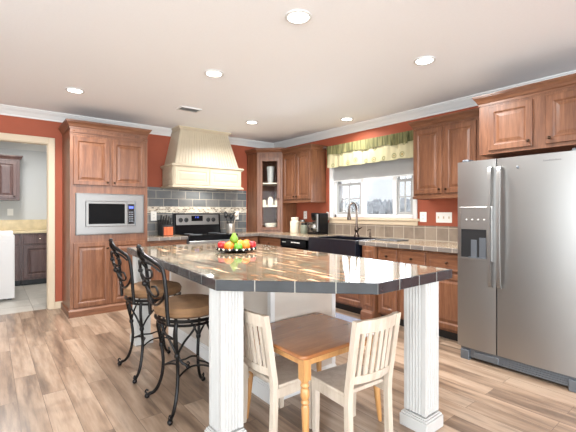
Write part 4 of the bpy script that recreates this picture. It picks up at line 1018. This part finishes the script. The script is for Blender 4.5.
obj('heading', MB().box(XR-.105, XR-.002, VY0-.008, VY1+.003, 2.335, 2.356).box(XR-.1, XR-.002, VY0-.008, VY0+.004, 2.06, 2.34).box(XR-.1, XR-.002, VY1-.008, VY1+.003, 2.06, 2.34), M['vgreen'], t)
for y, w in ((2.82, .05), (3.05, .05)):
    obj('gather', MB().tube([(XR-.115, y, 2.35), (XR-.125, y+.01, 2.29), (XR-.118, y+.02, 2.2)], [.02, .028, .012], 8), M['vgreen'], t, smooth=True)
tag(obj('rod_bracket', MB().box(XR-.10, XR, 4.385, 4.43, 2.335, 2.37).tube([(XR-.09, 4.36, 2.352), (XR-.09, 4.44, 2.352)], .014, 8), M['steel'], bevel=.003), 'small metal curtain rod bracket on the wall beside the valance', 'bracket')
# rug
tag(obj('kitchen_rug', MB().prism(rrect(2.78, 3.47, 2.93, 4.05, .02, 3), .0005, .012), M['rug'], bevel=.004), 'grey-blue rug lying on the floor in front of the sink', 'rug')

# ------------------------------------------------------------------ ceiling lights and vent
def downlight(x, y, label, power=1.0):
    t = thing('ceiling_light', label, 'ceiling light', (x, y, ZC-.012), 'recessed ceiling lights')
    obj('trim_ring', MB().lathe([(.088, 0), (.092, -.004), (.092, -.008), (.075, -.012), (.07, -.006), (.07, 0)][::-1], (x, y, ZC-.0005), 28), M['white'], t, smooth=True)
    obj('lens', MB().lathe([(.072, -.007), (.072, -.003)], (x, y, ZC), 28), M['lamp'], t)
    d = bpy.data.lights.new('downlight', 'AREA'); d.shape = 'DISK'; d.size = .13; d.energy = DOWN_W*power; d.color = (1.0, .985, .965); d.spread = math.radians(150)
    o = bpy.data.objects.new('downlight', d); COL.objects.link(o); o.location = (x, y, ZC-.016)
for x, y, lb in ((.72, 4.61, 'recessed ceiling light in front of the tall oven cabinet'), (1.667, 3.22, 'recessed ceiling light above the far half of the island'), (1.63, 1.93, 'recessed ceiling light nearest the camera, above the low table'),
                 (2.96, 1.80, 'recessed ceiling light in front of the refrigerator'), (3.96, 3.62, 'recessed ceiling light above the sink window'), (3.01, 4.62, 'recessed ceiling light between the stove and the corner cabinet')):
    downlight(x, y, lb, .4 if x > 3.5 else 1.0)
t = thing('ceiling_vent', 'small metal air vent in the ceiling near the range hood', 'vent', (1.998, 4.545, ZC-.012))
b = MB().box(1.86, 2.14, 4.46, 4.48, ZC-.012, ZC-.0005).box(1.86, 2.14, 4.61, 4.63, ZC-.012, ZC-.0005).box(1.86, 1.88, 4.48, 4.61, ZC-.012, ZC-.0005).box(2.12, 2.14, 4.48, 4.61, ZC-.012, ZC-.0005)
obj('frame', b, M['white'], t)
obj('backing', MB().box(1.88, 2.12, 4.48, 4.61, ZC-.003, ZC-.0005), M['slot'], t)
b = MB()
for k in range(7):
    y = 4.487+k*.018; b.hexa([(1.88, y, ZC-.011), (2.12, y, ZC-.011), (2.12, y+.003, ZC-.011), (1.88, y+.003, ZC-.011)], [(1.88, y+.008, ZC-.003), (2.12, y+.008, ZC-.003), (2.12, y+.011, ZC-.003), (1.88, y+.011, ZC-.003)])
obj('louvre', b, M['shade'], t)

# ------------------------------------------------------------------ laundry room through the doorway
LC = .965
def lbase(x0, x1, label):
    t = thing('base_cabinet', label, 'cabinet', ((x0+x1)/2, 8.3, 0), 'laundry base cabinets')
    obj('carcass', MB().box(x0, x1, 8.02, 8.574, .1, LC-.04), M['laundry_cab'], t); obj('toe_kick', MB().box(x0, x1, 8.09, 8.574, 0, .1), M['blackmat'], t)
    fc = Face((0, 8.02, 0), (1, 0, 0), (0, -1, 0))
    drawer(t, fc, x0+.03, x1-.03, .735, .9, M['laundry_cab'], M['nickel']); door(t, fc, x0+.03, x1-.03, .13, .71, None, M['laundry_cab'], st=.065)
lbase(.425, .97, 'dark brown base cabinet with drawer seen through the doorway')
lbase(-.25, .42, 'dark brown base cabinet mostly hidden behind the white washer')
wt = thing('worktop', 'pale stone worktop with high backsplash in the room through the doorway', 'worktop', (.3, 8.3, LC-.04))
obj('top', MB().box(-1.19, .995, 7.985, 8.598, LC-.04, LC), M['ledge'], wt, bevel=.004)
obj('backsplash', MB().box(-1.19, .995, 8.575, 8.598, LC, 1.155), M['ledge'], wt)
t = thing('washer', 'white washing machine seen through the doorway in front of the stone worktop', 'washer', (-.04, 7.2, 0))
obj('body', MB().box(-.38, .285, 6.86, 7.55, .02, .955), M['applwhite'], t, bevel=.01, seg=2)
obj('lid', MB().box(-.365, .27, 6.88, 7.36, .955, .968), M['applwhite'], t, bevel=.004)
obj('console', MB().hexa([(-.38, 7.38, .955), (.285, 7.38, .955), (.285, 7.55, .955), (-.38, 7.55, .955)], [(-.38, 7.44, 1.0), (.285, 7.44, 1.0), (.285, 7.55, 1.0), (-.38, 7.55, 1.0)]), M['applwhite'], t, bevel=.006)
obj('front_panel', MB().box(-.36, .265, 6.855, 6.862, .1, .87), M['applwhite'], t, bevel=.002)
obj('foot', MB().box(-.34, -.29, 6.9, 6.95, 0, .021).box(.2, .25, 6.9, 6.95, 0, .021).box(-.34, -.29, 7.45, 7.5, 0, .021).box(.2, .25, 7.45, 7.5, 0, .021), M['slot'], t)
t = thing('wall_cabinet', 'grey-brown wall cabinet seen through the doorway', 'cabinet', (.1, 8.42, 1.51))
obj('carcass', MB().box(-.3, .415, 8.25, 8.6, 1.51, 2.24), M['laundry_cab'], t)
fc = Face((0, 8.25, 0), (1, 0, 0), (0, -1, 0))
door(t, fc, .06, .37, 1.535, 2.2, (.335, 1.58), M['laundry_cab']); door(t, fc, -.28, .03, 1.535, 2.2, None, M['laundry_cab'])
cab_crown(t, -.3, .415, 8.25, 8.6, 2.215, 2.31, 1, 1, 1, 0, M['laundry_cab'])
t = thing('light_switch', 'white light switch plate on the grey laundry wall', 'switch', (.3, 8.6, 1.25))
obj('plate', MB().box(.245, .335, 8.592, 8.6, 1.235, 1.36), M['plate'], t, bevel=.002); obj('toggle', MB().box(.283, .297, 8.584, 8.592, 1.285, 1.312), M['plate'], t)
t = thing('ceiling_light', 'unseen round ceiling light added to light the laundry room', 'ceiling light', (.2, 7.3, ZC-.06))
obj('lens', MB().lathe([(.14, -.05), (.15, -.02), (.15, 0)], (.2, 7.3, ZC-.001), 24), M['lamp'], t)
area('laundry_fill', (.2, 7.2, ZC-.07), (0, 0, 0), .4, .4, 34, (1, .97, .93))  # lamp added under an unseen fixture to light the laundry room
